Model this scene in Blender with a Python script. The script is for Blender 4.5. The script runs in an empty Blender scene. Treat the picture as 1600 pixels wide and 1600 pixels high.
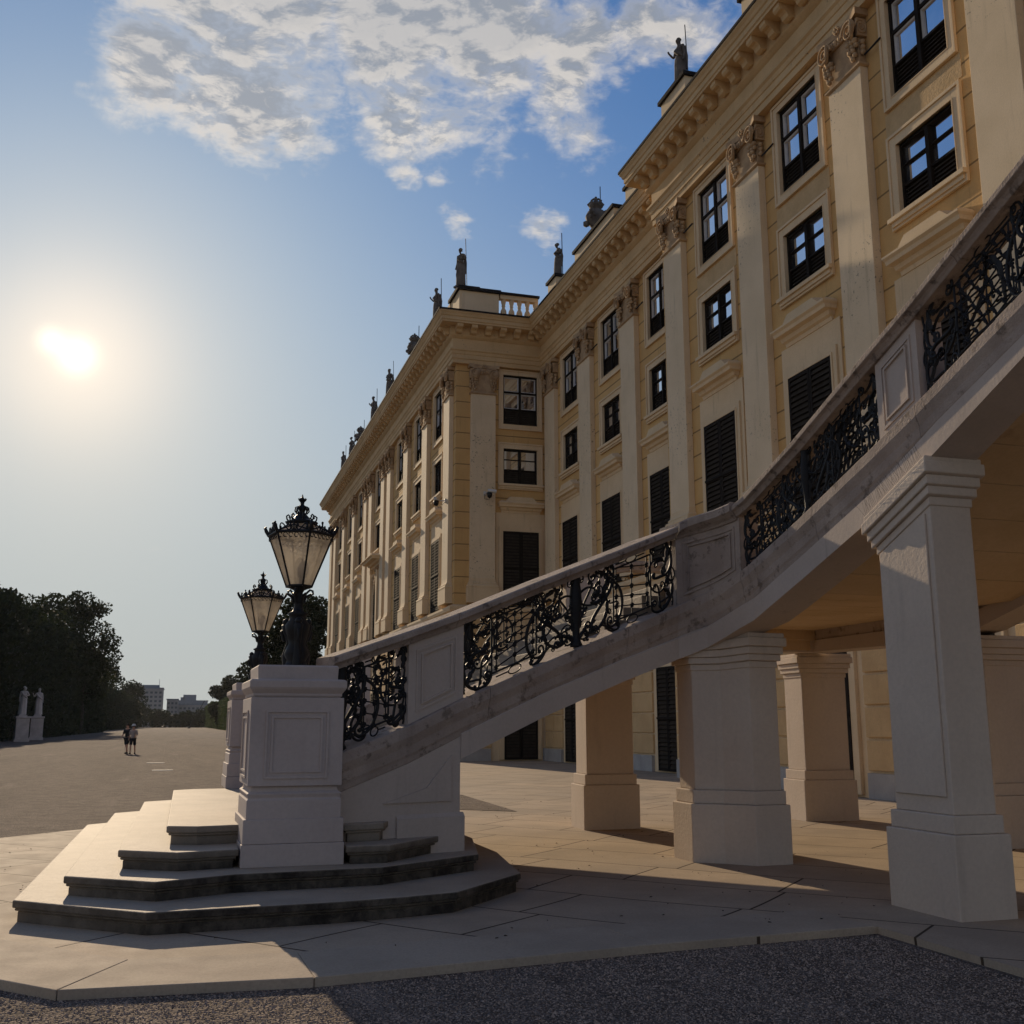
import bpy, bmesh, math, random
from mathutils import Vector, Matrix, noise
random.seed(7)
PI = math.pi
R_ = math.radians
C = bpy.context.scene.collection
sc = bpy.context.scene

# ------------------------------------------------------------------ camera, sky, sun, exposure
CAM_H = 1.65
PITCH = math.atan(332/1665)
AZ = math.atan(510/(332*math.sin(PITCH)+1665*math.cos(PITCH)))
cd = bpy.data.cameras.new('camera'); cam = bpy.data.objects.new('camera', cd); C.objects.link(cam)
cam.location = (0, 0, CAM_H); cam.rotation_euler = (PI/2+PITCH, 0, -AZ)
cd.sensor_width = 36; cd.lens = 1665/1600*36; cd.clip_end = 6000; cd.clip_start = 0.05
sc.camera = cam
SUN_EL = R_(18.16); SUN_AZ = R_(-6.5)           # azimuth from +Y towards +X
SUN = Vector((math.sin(SUN_AZ)*math.cos(SUN_EL), math.cos(SUN_AZ)*math.cos(SUN_EL), math.sin(SUN_EL)))
sl = bpy.data.lights.new('sun', 'SUN'); sl.energy = 4.6; sl.angle = R_(0.5); sl.color = (1.0, 0.79, 0.54)
so = bpy.data.objects.new('sun', sl); C.objects.link(so)
so.rotation_euler = (-SUN).to_track_quat('-Z', 'Y').to_euler()
sc.view_settings.view_transform = 'Standard'; sc.view_settings.look = 'None'
sc.view_settings.exposure = -0.12; sc.view_settings.gamma = 1
sc.render.resolution_x = 1024; sc.render.resolution_y = 1024
sc.render.engine = 'CYCLES'

w = bpy.data.worlds.new('World'); sc.world = w; w.use_nodes = True
class NT:
    def __init__(s, nt): s.nt = nt; s.n = nt.nodes; s.l = nt.links
    def add(s, t, **k):
        nd = s.n.new(t)
        for a, b in k.items(): setattr(nd, a, b)
        return nd
    def set(s, sock, v):
        if isinstance(v, bpy.types.NodeSocket): s.l.new(v, sock)
        else: sock.default_value = v
    def math(s, op, a, b=0.0, c=0.0, clamp=False):
        nd = s.add('ShaderNodeMath', operation=op, use_clamp=clamp)
        s.set(nd.inputs[0], a); s.set(nd.inputs[1], b); s.set(nd.inputs[2], c); return nd.outputs[0]
    def vm(s, op, a, b=(0, 0, 0), out=0):
        nd = s.add('ShaderNodeVectorMath', operation=op)
        s.set(nd.inputs[0], a)
        if op == 'SCALE': s.set(nd.inputs['Scale'], b)
        else: s.set(nd.inputs[1], b)
        return nd.outputs[out]
    def noise(s, vec, scale, detail=4, rough=.55, out='Fac', dist=0):
        nd = s.add('ShaderNodeTexNoise'); s.set(nd.inputs['Vector'], vec)
        nd.inputs['Scale'].default_value = scale; nd.inputs['Detail'].default_value = detail
        nd.inputs['Roughness'].default_value = rough; nd.inputs['Distortion'].default_value = dist
        return nd.outputs[out]
    def ramp(s, v, a, b, lo=0.0, hi=1.0, smooth=True):
        nd = s.add('ShaderNodeMapRange', interpolation_type='SMOOTHSTEP' if smooth else 'LINEAR')
        s.set(nd.inputs[0], v); s.set(nd.inputs[1], a); s.set(nd.inputs[2], b)
        s.set(nd.inputs[3], lo); s.set(nd.inputs[4], hi); return nd.outputs[0]
    def mix(s, f, a, b, mode='MIX'):
        nd = s.add('ShaderNodeMix', data_type='RGBA', blend_type=mode)
        s.set(nd.inputs[0], f)
        s.set(nd.inputs[6], a if isinstance(a, bpy.types.NodeSocket) else (*a[:3], 1))
        s.set(nd.inputs[7], b if isinstance(b, bpy.types.NodeSocket) else (*b[:3], 1))
        return nd.outputs[2]

t = NT(w.node_tree)
for nd in list(t.n): t.n.remove(nd)
outw = t.add('ShaderNodeOutputWorld'); bg = t.add('ShaderNodeBackground')
sky = t.add('ShaderNodeTexSky', sky_type='NISHITA')
sky.sun_disc = False; sky.sun_elevation = SUN_EL; sky.sun_rotation = SUN_AZ
sky.air_density = 1.0; sky.dust_density = 0.7; sky.ozone_density = 1.6
tc = t.add('ShaderNodeTexCoord')
dirn = t.vm('NORMALIZE', tc.outputs['Generated'])
sep = t.add('ShaderNodeSeparateXYZ'); t.l.new(dirn, sep.inputs[0])
dot = t.vm('DOT_PRODUCT', dirn, tuple(SUN), out=1)
hsv = t.add('ShaderNodeHueSaturation'); hsv.inputs['Saturation'].default_value = 1.3
t.l.new(sky.outputs[0], hsv.inputs['Color'])
lum = t.vm('DOT_PRODUCT', hsv.outputs[0], (.25, .6, .15), out=1)
base = t.vm('SCALE', hsv.outputs[0], t.math('DIVIDE', 1.12, t.math('ADD', 1.0, t.math('DIVIDE', lum, 7.0))))   # a hazy sky: bright parts held back
base = t.vm('MULTIPLY', base, (.66, .96, 1.26))
base = t.mix(t.ramp(sep.outputs[2], .0, .55, .90, .0), base, (4.7, 5.05, 5.3))
# thin clouds: a field on a high plane, gathered in the visible sky, plus added fill clouds out of view
inv = t.math('DIVIDE', 1.0, t.math('MAXIMUM', sep.outputs[2], 0.03))
pl = t.vm('SCALE', dirn, inv)
wob = t.vm('SCALE', t.vm('SUBTRACT', t.noise(pl, 2.2, 5, .55, 'Color'), (.5, .5, .5)), .22)
plw = t.vm('ADD', pl, wob)
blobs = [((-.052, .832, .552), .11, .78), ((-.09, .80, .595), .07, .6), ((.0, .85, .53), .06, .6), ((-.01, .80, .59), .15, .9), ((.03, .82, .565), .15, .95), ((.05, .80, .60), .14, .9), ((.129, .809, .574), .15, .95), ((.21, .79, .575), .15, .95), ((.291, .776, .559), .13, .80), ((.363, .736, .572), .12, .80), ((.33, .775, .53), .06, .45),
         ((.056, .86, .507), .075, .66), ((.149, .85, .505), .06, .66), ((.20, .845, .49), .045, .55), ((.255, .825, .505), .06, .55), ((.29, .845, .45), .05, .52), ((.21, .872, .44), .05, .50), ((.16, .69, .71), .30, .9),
         ((-.75, .15, .64), .6, .8), ((-.85, -.35, .45), .6, .8), ((-.1, -.85, .35), .6, .7), ((.3, -.3, .9), .6, .6), ((.8, -.4, .4), .6, .6), ((.7, .3, .7), .3, .6)]  # out of view: clouds added to throw fill light on facade and pedestals
mask = None
dirw = t.vm('ADD', dirn, t.vm('SCALE', t.vm('SUBTRACT', t.noise(dirn, 9.0, 5, .6, 'Color'), (.5, .5, .5)), .16))
for p, r, a in blobs:
    pv = Vector(p).normalized()
    dd = t.vm('DISTANCE', dirw, tuple(pv), out=1)
    m = t.ramp(dd, 0.0, r, a, 0.0)
    mask = m if mask is None else t.math('MAXIMUM', mask, m)
def cloudfield(vec):
    n1 = t.noise(vec, 3.8, 10, .64)
    return t.math('ADD', n1, t.math('MULTIPLY', mask, .52))
cf = cloudfield(plw)
off = t.vm('ADD', plw, tuple((Vector((SUN.x, SUN.y, 0)).normalized()*.035)))
cf2 = cloudfield(off)
dens = t.ramp(cf, .66, .90)
thick = t.math('MULTIPLY', t.ramp(cf, .76, .98), t.ramp(t.noise(plw, 1.7, 3, .5), .38, .62, .25, 1.0))
lit = t.ramp(t.math('SUBTRACT', cf, cf2), -.045, .05)
lit = t.math('MAXIMUM', lit, t.ramp(dot, .45, .1))     # unseen fill clouds opposite the sun are set to full brightness
ccol = t.mix(lit, (3.1, 3.35, 3.8), (7.9, 7.3, 6.6))
ccol = t.mix(t.math('MULTIPLY', t.ramp(dens, 1.0, .35), .7), ccol, (7.6, 7.2, 6.7))     # thin rims glow
ccol = t.mix(t.math('MULTIPLY', thick, .45), ccol, (3.2, 3.45, 3.9))
ccol = t.mix(t.ramp(dot, .45, .0), ccol, (6.6, 5.3, 3.9))      # warm tint given to the added clouds opposite the sun, warming the fill
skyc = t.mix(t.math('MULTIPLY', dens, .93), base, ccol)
# the low sun seen through thin haze
g1 = t.math('POWER', t.math('MAXIMUM', dot, 0), 11000)
dot2 = t.vm('DOT_PRODUCT', dirn, (-.1280, .9385, .3207), out=1)
g1b = t.math('POWER', t.math('MAXIMUM', dot2, 0), 22000)
g2 = t.math('POWER', t.math('MAXIMUM', dot, 0), 420)
g3 = t.math('POWER', t.math('MAXIMUM', dot, 0), 80)
glow = t.vm('ADD', t.vm('SCALE', (8.5, 7.5, 5.2), g1), t.vm('ADD', t.vm('SCALE', (3.6, 2.4, 1.3), g2), t.vm('SCALE', (2.6, 1.7, 1.0), g3)))
g4 = t.math('POWER', t.math('MAXIMUM', dot, 0), 9)
glow = t.vm('ADD', glow, t.vm('SCALE', (.75, .78, .78), g4))
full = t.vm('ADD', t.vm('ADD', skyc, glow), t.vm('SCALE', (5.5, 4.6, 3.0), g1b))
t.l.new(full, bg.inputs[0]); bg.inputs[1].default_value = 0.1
t.l.new(bg.outputs[0], outw.inputs[0])

# ------------------------------------------------------------------ materials
def newmat(name):
    m = bpy.data.materials.new(name); m.use_nodes = True
    n = NT(m.node_tree); b = n.n['Principled BSDF']
    pos = n.add('ShaderNodeNewGeometry').outputs['Position']
    return m, n, b, pos
def weathered(name, c1, c2, scale=1.2, rough=.85, bump=.25, bscale=30, stain=None, streak=0, groove=None, spots=None, spec=.3, bdist=.02):
    m, n, b, pos = newmat(name)
    f = n.ramp(n.noise(pos, scale, 7, .6), .32, .68)
    col = n.mix(f, c1, c2)
    fine = n.noise(pos, bscale, 4, .65)
    col = n.mix(n.ramp(fine, .3, .75, 0, .22), col, tuple(x*.6 for x in c1))
    if streak:
        sp = n.vm('MULTIPLY', pos, (5, 5, .55))
        sf = n.ramp(n.noise(sp, 1.0, 5, .6), .55, .8, 0, streak)
        col = n.mix(sf, col, tuple(x*.42 for x in c2))
    if stain:
        sc_, th, amt, scol = stain
        sf = n.ramp(n.noise(pos, sc_, 8, .68), th, th+.12, 0, amt)
        col = n.mix(sf, col, scol)
    if spots:
        sf = n.ramp(n.noise(pos, spots[0], 5, .7), spots[1], spots[1]+.04, 0, 1)
        sf = n.math('MULTIPLY', sf, n.ramp(n.noise(pos, .35, 2, .5), .5, .62))
        col = n.mix(sf, col, spots[2])
    h = n.math('MULTIPLY', fine, 1.0)
    if groove:                         # horizontal joints of the plaster courses
        sx = n.add('ShaderNodeSeparateXYZ'); n.l.new(pos, sx.inputs[0])
        fr = n.math('FRACT', n.math('DIVIDE', n.math('ADD', sx.outputs[2], groove[1]), groove[0]))
        d = n.math('ABSOLUTE', n.math('SUBTRACT', fr, .5))
        g = n.ramp(d, .022, .012)
        g = n.ramp(d, .5-.030/groove[0], .5-.018/groove[0])
        col = n.mix(g, col, tuple(x*.38 for x in c1))
        h = n.math('SUBTRACT', h, n.math('MULTIPLY', g, 3.0))
    n.l.new(col, b.inputs['Base Color']); b.inputs['Roughness'].default_value = rough
    b.inputs['Specular IOR Level'].default_value = spec
    bp = n.add('ShaderNodeBump'); bp.inputs['Strength'].default_value = bump; bp.inputs['Distance'].default_value = bdist
    n.l.new(h, bp.inputs['Height']); n.l.new(bp.outputs[0], b.inputs['Normal'])
    return m
M = {}
M['wall'] = weathered('ochre_plaster', (.66, .42, .17), (.58, .355, .14), .5, .9, .3, 22, groove=(.78, .1), streak=.45, stain=(1.3, .64, .35, (.42, .27, .13)))
M['trim'] = weathered('cream_plaster', (.73, .565, .355), (.65, .49, .295), .7, .85, .2, 25, streak=.4, stain=(2.0, .66, .4, (.36, .25, .15)))
M['shaft'] = weathered('pale_plaster', (.75, .60, .40), (.67, .53, .34), .6, .85, .2, 25, streak=.4, stain=(1.1, .66, .3, (.42, .32, .21)), spots=(9, .60, (.22, .18, .14)))
M['entab'] = weathered('cornice_plaster', (.66, .47, .25), (.56, .385, .195), .8, .88, .25, 20, streak=.3, stain=(2.2, .66, .5, (.30, .24, .18)), spots=(5, .62, (.16, .13, .1)))
M['roughcast'] = weathered('roughcast_plaster', (.60, .42, .22), (.52, .36, .18), 2, .95, .8, 16)
M['rustic'] = weathered('rusticated_plaster', (.64, .44, .22), (.56, .37, .18), 1.2, .95, .9, 18, streak=.2)
M['plinthstone'] = weathered('grey_base_stone', (.42, .40, .37), (.34, .32, .30), 1.5, .9, .4, 20, streak=.5)
M['paint'] = weathered('stair_plaster', (.53, .44, .37), (.47, .385, .32), .8, .85, .2, 28, streak=.34, stain=(1.6, .63, .35, (.33, .26, .21)), bdist=.012)
M['pier'] = weathered('pillar_plaster', (.62, .52, .42), (.56, .46, .37), .7, .9, .28, 24, streak=.3, stain=(2.5, .68, .3, (.36, .29, .22)), bdist=.02)
M['cope'] = weathered('weathered_sandstone', (.42, .335, .275), (.30, .235, .19), 2.2, .92, .6, 38, streak=.35, stain=(7, .52, .7, (.075, .056, .045)), bdist=.02)
M['ledge'] = weathered('stained_stone_ledge', (.44, .355, .295), (.33, .26, .215), 1.8, .9, .5, 34, streak=.6, stain=(6, .54, .7, (.12, .088, .065)), bdist=.02)
M['pedestal'] = weathered('white_pedestal_stone', (.50, .42, .375), (.44, .365, .325), 1.0, .8, .25, 24, streak=.16, stain=(2.2, .66, .22, (.40, .33, .26)), bdist=.01)
M['soffit'] = weathered('ochre_soffit', (.60, .44, .27), (.52, .37, .21), .9, .9, .4, 20, stain=(1.6, .60, .45, (.27, .16, .09)))
M['iron'] = weathered('black_wrought_iron', (.012, .012, .014), (.018, .0175, .017), 6, .5, .1, 60, spec=.22)
M['darkwood'] = weathered('dark_painted_wood', (.016, .013, .011), (.024, .019, .015), 4, .8, .15, 50, spec=.08)
M['louver'] = weathered('dark_louver_paint', (.050, .041, .032), (.036, .029, .023), 4, .92, .15, 50, spec=.03)
M['whitewood'] = weathered('white_window_wood', (.62, .60, .57), (.55, .53, .5), 4, .5, .1, 40)
M['flash'] = weathered('dark_sheet_metal', (.022, .02, .02), (.03, .027, .025), 2, .9, .2, 20, spec=.08)
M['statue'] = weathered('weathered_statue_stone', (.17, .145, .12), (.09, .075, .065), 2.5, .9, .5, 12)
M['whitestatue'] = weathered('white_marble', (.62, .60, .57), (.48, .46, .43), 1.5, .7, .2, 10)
M['void'] = weathered('dark_interior', (.008, .007, .006), (.01, .009, .008), 2, .9, 0, 10)
M['trunk'] = weathered('bark', (.05, .04, .03), (.03, .024, .018), 3, .95, .5, 10)
M['far1'] = weathered('far_render_wall', (.34, .32, .30), (.30, .285, .27), .05, .9, 0, 1)
M['far2'] = weathered('far_grey_wall', (.22, .25, .29), (.20, .225, .26), .05, .9, 0, 1)
M['skin'] = weathered('skin', (.50, .30, .21), (.46, .27, .19), 5, .6, 0, 50)
M['navy'] = weathered('dark_cloth', (.012, .013, .018), (.016, .017, .022), 5, .9, .1, 50)
M['palecloth'] = weathered('pale_cloth', (.36, .30, .27), (.32, .27, .24), 5, .9, .1, 50)
M['hair'] = weathered('dark_hair', (.02, .014, .01), (.03, .02, .014), 5, .8, .1, 50)
M['white'] = weathered('white_metal', (.6, .6, .58), (.55, .55, .53), 5, .5, .1, 50)

def glassmat():
    m, n, b, pos = newmat('window_glass')
    v = n.noise(pos, .9, 3, .5)
    wv = n.add('ShaderNodeTexWave'); wv.inputs['Scale'].default_value = 2.2; wv.inputs['Distortion'].default_value = 2.5; n.l.new(pos, wv.inputs[0])
    col = n.mix(n.ramp(wv.outputs['Fac'], .2, .8), (.34, .35, .36), (.19, .20, .215))
    col = n.mix(n.ramp(v, .42, .6), col, (.03, .032, .036))
    n.l.new(col, b.inputs['Base Color']); b.inputs['Roughness'].default_value = .04
    b.inputs['IOR'].default_value = 1.5
    bp = n.add('ShaderNodeBump'); bp.inputs['Strength'].default_value = .08; bp.inputs['Distance'].default_value = .02
    n.l.new(n.noise(pos, 1.4, 2, .5), bp.inputs['Height']); n.l.new(bp.outputs[0], b.inputs['Normal'])
    gl = n.add('ShaderNodeBsdfGlossy'); gl.inputs['Roughness'].default_value = .03; gl.inputs['Color'].default_value = (.92, .95, 1.0, 1); n.l.new(bp.outputs[0], gl.inputs['Normal'])
    ms = n.add('ShaderNodeMixShader'); ms.inputs[0].default_value = .74; n.l.new(b.outputs[0], ms.inputs[1]); n.l.new(gl.outputs[0], ms.inputs[2]); n.l.new(ms.outputs[0], n.n['Material Output'].inputs[0])
    return m
M['glass'] = glassmat()
def lampglass():
    m, n, b, pos = newmat('frosted_lamp_glass')
    v = n.ramp(n.noise(pos, 3.2, 4, .6), .35, .7)
    col = n.mix(v, (.74, .66, .54), (.42, .37, .30))
    tr = n.add('ShaderNodeBsdfTranslucent'); df = n.add('ShaderNodeBsdfDiffuse'); tp = n.add('ShaderNodeBsdfTransparent'); gl = n.add('ShaderNodeBsdfGlossy')
    gl.inputs['Roughness'].default_value = .15
    n.l.new(col, tr.inputs[0]); n.l.new(col, df.inputs[0])
    m1 = n.add('ShaderNodeMixShader'); m1.inputs[0].default_value = .3; n.l.new(tr.outputs[0], m1.inputs[1]); n.l.new(df.outputs[0], m1.inputs[2])
    m2 = n.add('ShaderNodeMixShader'); m2.inputs[0].default_value = .12; n.l.new(m1.outputs[0], m2.inputs[1]); n.l.new(tp.outputs[0], m2.inputs[2])
    m3 = n.add('ShaderNodeMixShader'); m3.inputs[0].default_value = .06; n.l.new(m2.outputs[0], m3.inputs[1]); n.l.new(gl.outputs[0], m3.inputs[2])
    n.l.new(m3.outputs[0], n.n['Material Output'].inputs[0]); return m
M['lampglass'] = lampglass()
def leafmat(name, c1, c2):
    m, n, b, pos = newmat(name)
    oi = n.noise(pos, .35, 3, .6); v = n.noise(pos, 4.0, 2, .6)
    col = n.mix(n.ramp(oi, .35, .65), c1, c2); col = n.mix(n.ramp(v, .35, .65, 0, .5), col, tuple(x*.55 for x in c1))
    tr = n.add('ShaderNodeBsdfTranslucent'); n.l.new(col, tr.inputs[0]); n.l.new(col, b.inputs['Base Color']); b.inputs['Roughness'].default_value = .7
    b.inputs['Specular IOR Level'].default_value = .2
    ms = n.add('ShaderNodeMixShader'); ms.inputs[0].default_value = .3
    n.l.new(b.outputs[0], ms.inputs[1]); n.l.new(tr.outputs[0], ms.inputs[2]); n.l.new(ms.outputs[0], n.n['Material Output'].inputs[0]); return m
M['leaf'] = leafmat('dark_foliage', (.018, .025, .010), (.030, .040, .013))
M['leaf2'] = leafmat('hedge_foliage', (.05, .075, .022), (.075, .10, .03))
def pavemat(border=False):
    m, n, b, pos = newmat('paving_stone_border' if border else 'paving_stone')
    mp = n.add('ShaderNodeMapping'); mp.inputs['Rotation'].default_value = (0, 0, R_(48)); n.l.new(pos, mp.inputs[0])
    warp = n.vm('ADD', mp.outputs[0], n.vm('SCALE', n.noise(pos, .18, 1, .4, 'Color'), .9))
    c1 = (.46, .37, .275); c2 = (.37, .30, .225)
    col = n.mix(n.ramp(n.noise(pos, .9, 7, .6), .35, .65), c1, c2)
    col = n.mix(n.ramp(n.noise(pos, 45, 4, .7), .35, .75, 0, .35), col, (.2, .165, .13))
    col = n.mix(n.ramp(n.noise(pos, 2.4, 7, .7), .6, .76, 0, .4), col, (.22, .18, .14))
    h = n.math('MULTIPLY', n.noise(pos, 55, 4, .6), .35)
    if not border:
        br = n.add('ShaderNodeTexBrick'); n.l.new(warp, br.inputs[0])
        br.inputs['Scale'].default_value = 1; br.inputs['Brick Width'].default_value = 2.3; br.inputs['Row Height'].default_value = 1.15
        br.inputs['Mortar Size'].default_value = .015; br.inputs['Mortar Smooth'].default_value = .35
        br.inputs['Color1'].default_value = (.90, .90, .90, 1); br.inputs['Color2'].default_value = (1.06, 1.03, .99, 1); br.inputs['Mortar'].default_value = (.18, .16, .15, 1)
        br.offset = .37; br.offset_frequency = 3; br.squash = .7; br.squash_frequency = 2
        col = n.mix(1.0, col, br.outputs['Color'], 'MULTIPLY')
        h = n.math('SUBTRACT', h, br.outputs['Fac'])
    n.l.new(col, b.inputs['Base Color']); b.inputs['Specular IOR Level'].default_value = .10
    n.l.new(n.ramp(n.noise(pos, 3, 4, .6), .3, .7, .80, .86), b.inputs['Roughness'])
    bp = n.add('ShaderNodeBump'); bp.inputs['Strength'].default_value = .5; bp.inputs['Distance'].default_value = .012
    n.l.new(h, bp.inputs['Height']); n.l.new(bp.outputs[0], b.inputs['Normal']); return m
M['paving'] = pavemat(); M['border'] = pavemat(True)
def gravelmat():
    m, n, b, pos = newmat('gravel')
    vo = n.add('ShaderNodeTexVoronoi'); vo.inputs['Scale'].default_value = 46; n.l.new(pos, vo.inputs[0])
    vo2 = n.add('ShaderNodeTexVoronoi'); vo2.inputs['Scale'].default_value = 19; n.l.new(pos, vo2.inputs[0])
    sx = n.add('ShaderNodeSeparateColor'); n.l.new(vo.outputs['Color'], sx.inputs[0])
    col = n.mix(sx.outputs[0], (.21, .165, .135), (.44, .355, .295))
    col = n.mix(n.ramp(vo.outputs['Distance'], .25, .55, 0, .6), col, (.06, .045, .035))
    st = n.vm('MULTIPLY', pos, (1, .12, 1))
    col = n.mix(n.ramp(n.noise(st, .5, 6, .6), .4, .7, 0, .45), col, (.085, .066, .056))
    col = n.mix(n.ramp(n.noise(pos, 2.3, 7, .75), .42, .62, 0, .5), col, (.08, .062, .052))
    col = n.mix(n.ramp(n.noise(n.vm('MULTIPLY', pos, (.9, .10, 1)), 1.0, 6, .7), .55, .7, 0, .4), col, (.33, .27, .23))
    n.l.new(col, b.inputs['Base Color']); b.inputs['Roughness'].default_value = .95; b.inputs['Specular IOR Level'].default_value = .12
    h = n.math('ADD', n.math('MULTIPLY', vo.outputs['Distance'], -1.0), n.math('MULTIPLY', vo2.outputs['Distance'], -.7))
    h = n.math('ADD', h, n.math('MULTIPLY', n.noise(pos, 5, 5, .6), 2.0))
    bp = n.add('ShaderNodeBump'); bp.inputs['Strength'].default_value = 1.0; bp.inputs['Distance'].default_value = .032
    n.l.new(h, bp.inputs['Height']); n.l.new(bp.outputs[0], b.inputs['Normal']); return m
M['gravel'] = gravelmat()
def stepmat():
    m, n, b, pos = newmat('worn_step_stone')
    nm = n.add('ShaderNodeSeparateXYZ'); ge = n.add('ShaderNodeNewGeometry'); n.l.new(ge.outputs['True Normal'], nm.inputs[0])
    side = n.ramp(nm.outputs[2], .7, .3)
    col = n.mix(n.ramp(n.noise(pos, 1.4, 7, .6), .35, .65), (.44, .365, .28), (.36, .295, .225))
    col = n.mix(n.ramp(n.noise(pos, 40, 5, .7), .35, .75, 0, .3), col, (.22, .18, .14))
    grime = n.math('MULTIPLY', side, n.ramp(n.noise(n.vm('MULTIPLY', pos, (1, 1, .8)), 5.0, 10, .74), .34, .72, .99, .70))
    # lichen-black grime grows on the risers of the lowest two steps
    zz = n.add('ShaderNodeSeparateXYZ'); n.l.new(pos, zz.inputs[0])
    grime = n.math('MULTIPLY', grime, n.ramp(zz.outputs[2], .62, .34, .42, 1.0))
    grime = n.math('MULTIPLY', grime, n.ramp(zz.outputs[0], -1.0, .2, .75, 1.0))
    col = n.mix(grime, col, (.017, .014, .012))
    n.l.new(col, b.inputs['Base Color']); b.inputs['Roughness'].default_value = .72; b.inputs['Specular IOR Level'].default_value = .14
    h = n.math('ADD', n.noise(pos, 40, 5, .65), n.math('MULTIPLY', n.noise(pos, 6, 4, .6), 1.2))
    bp = n.add('ShaderNodeBump'); bp.inputs['Strength'].default_value = .5; bp.inputs['Distance'].default_value = .012
    n.l.new(h, bp.inputs['Height']); n.l.new(bp.outputs[0], b.inputs['Normal']); return m
M['step'] = stepmat()

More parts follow.
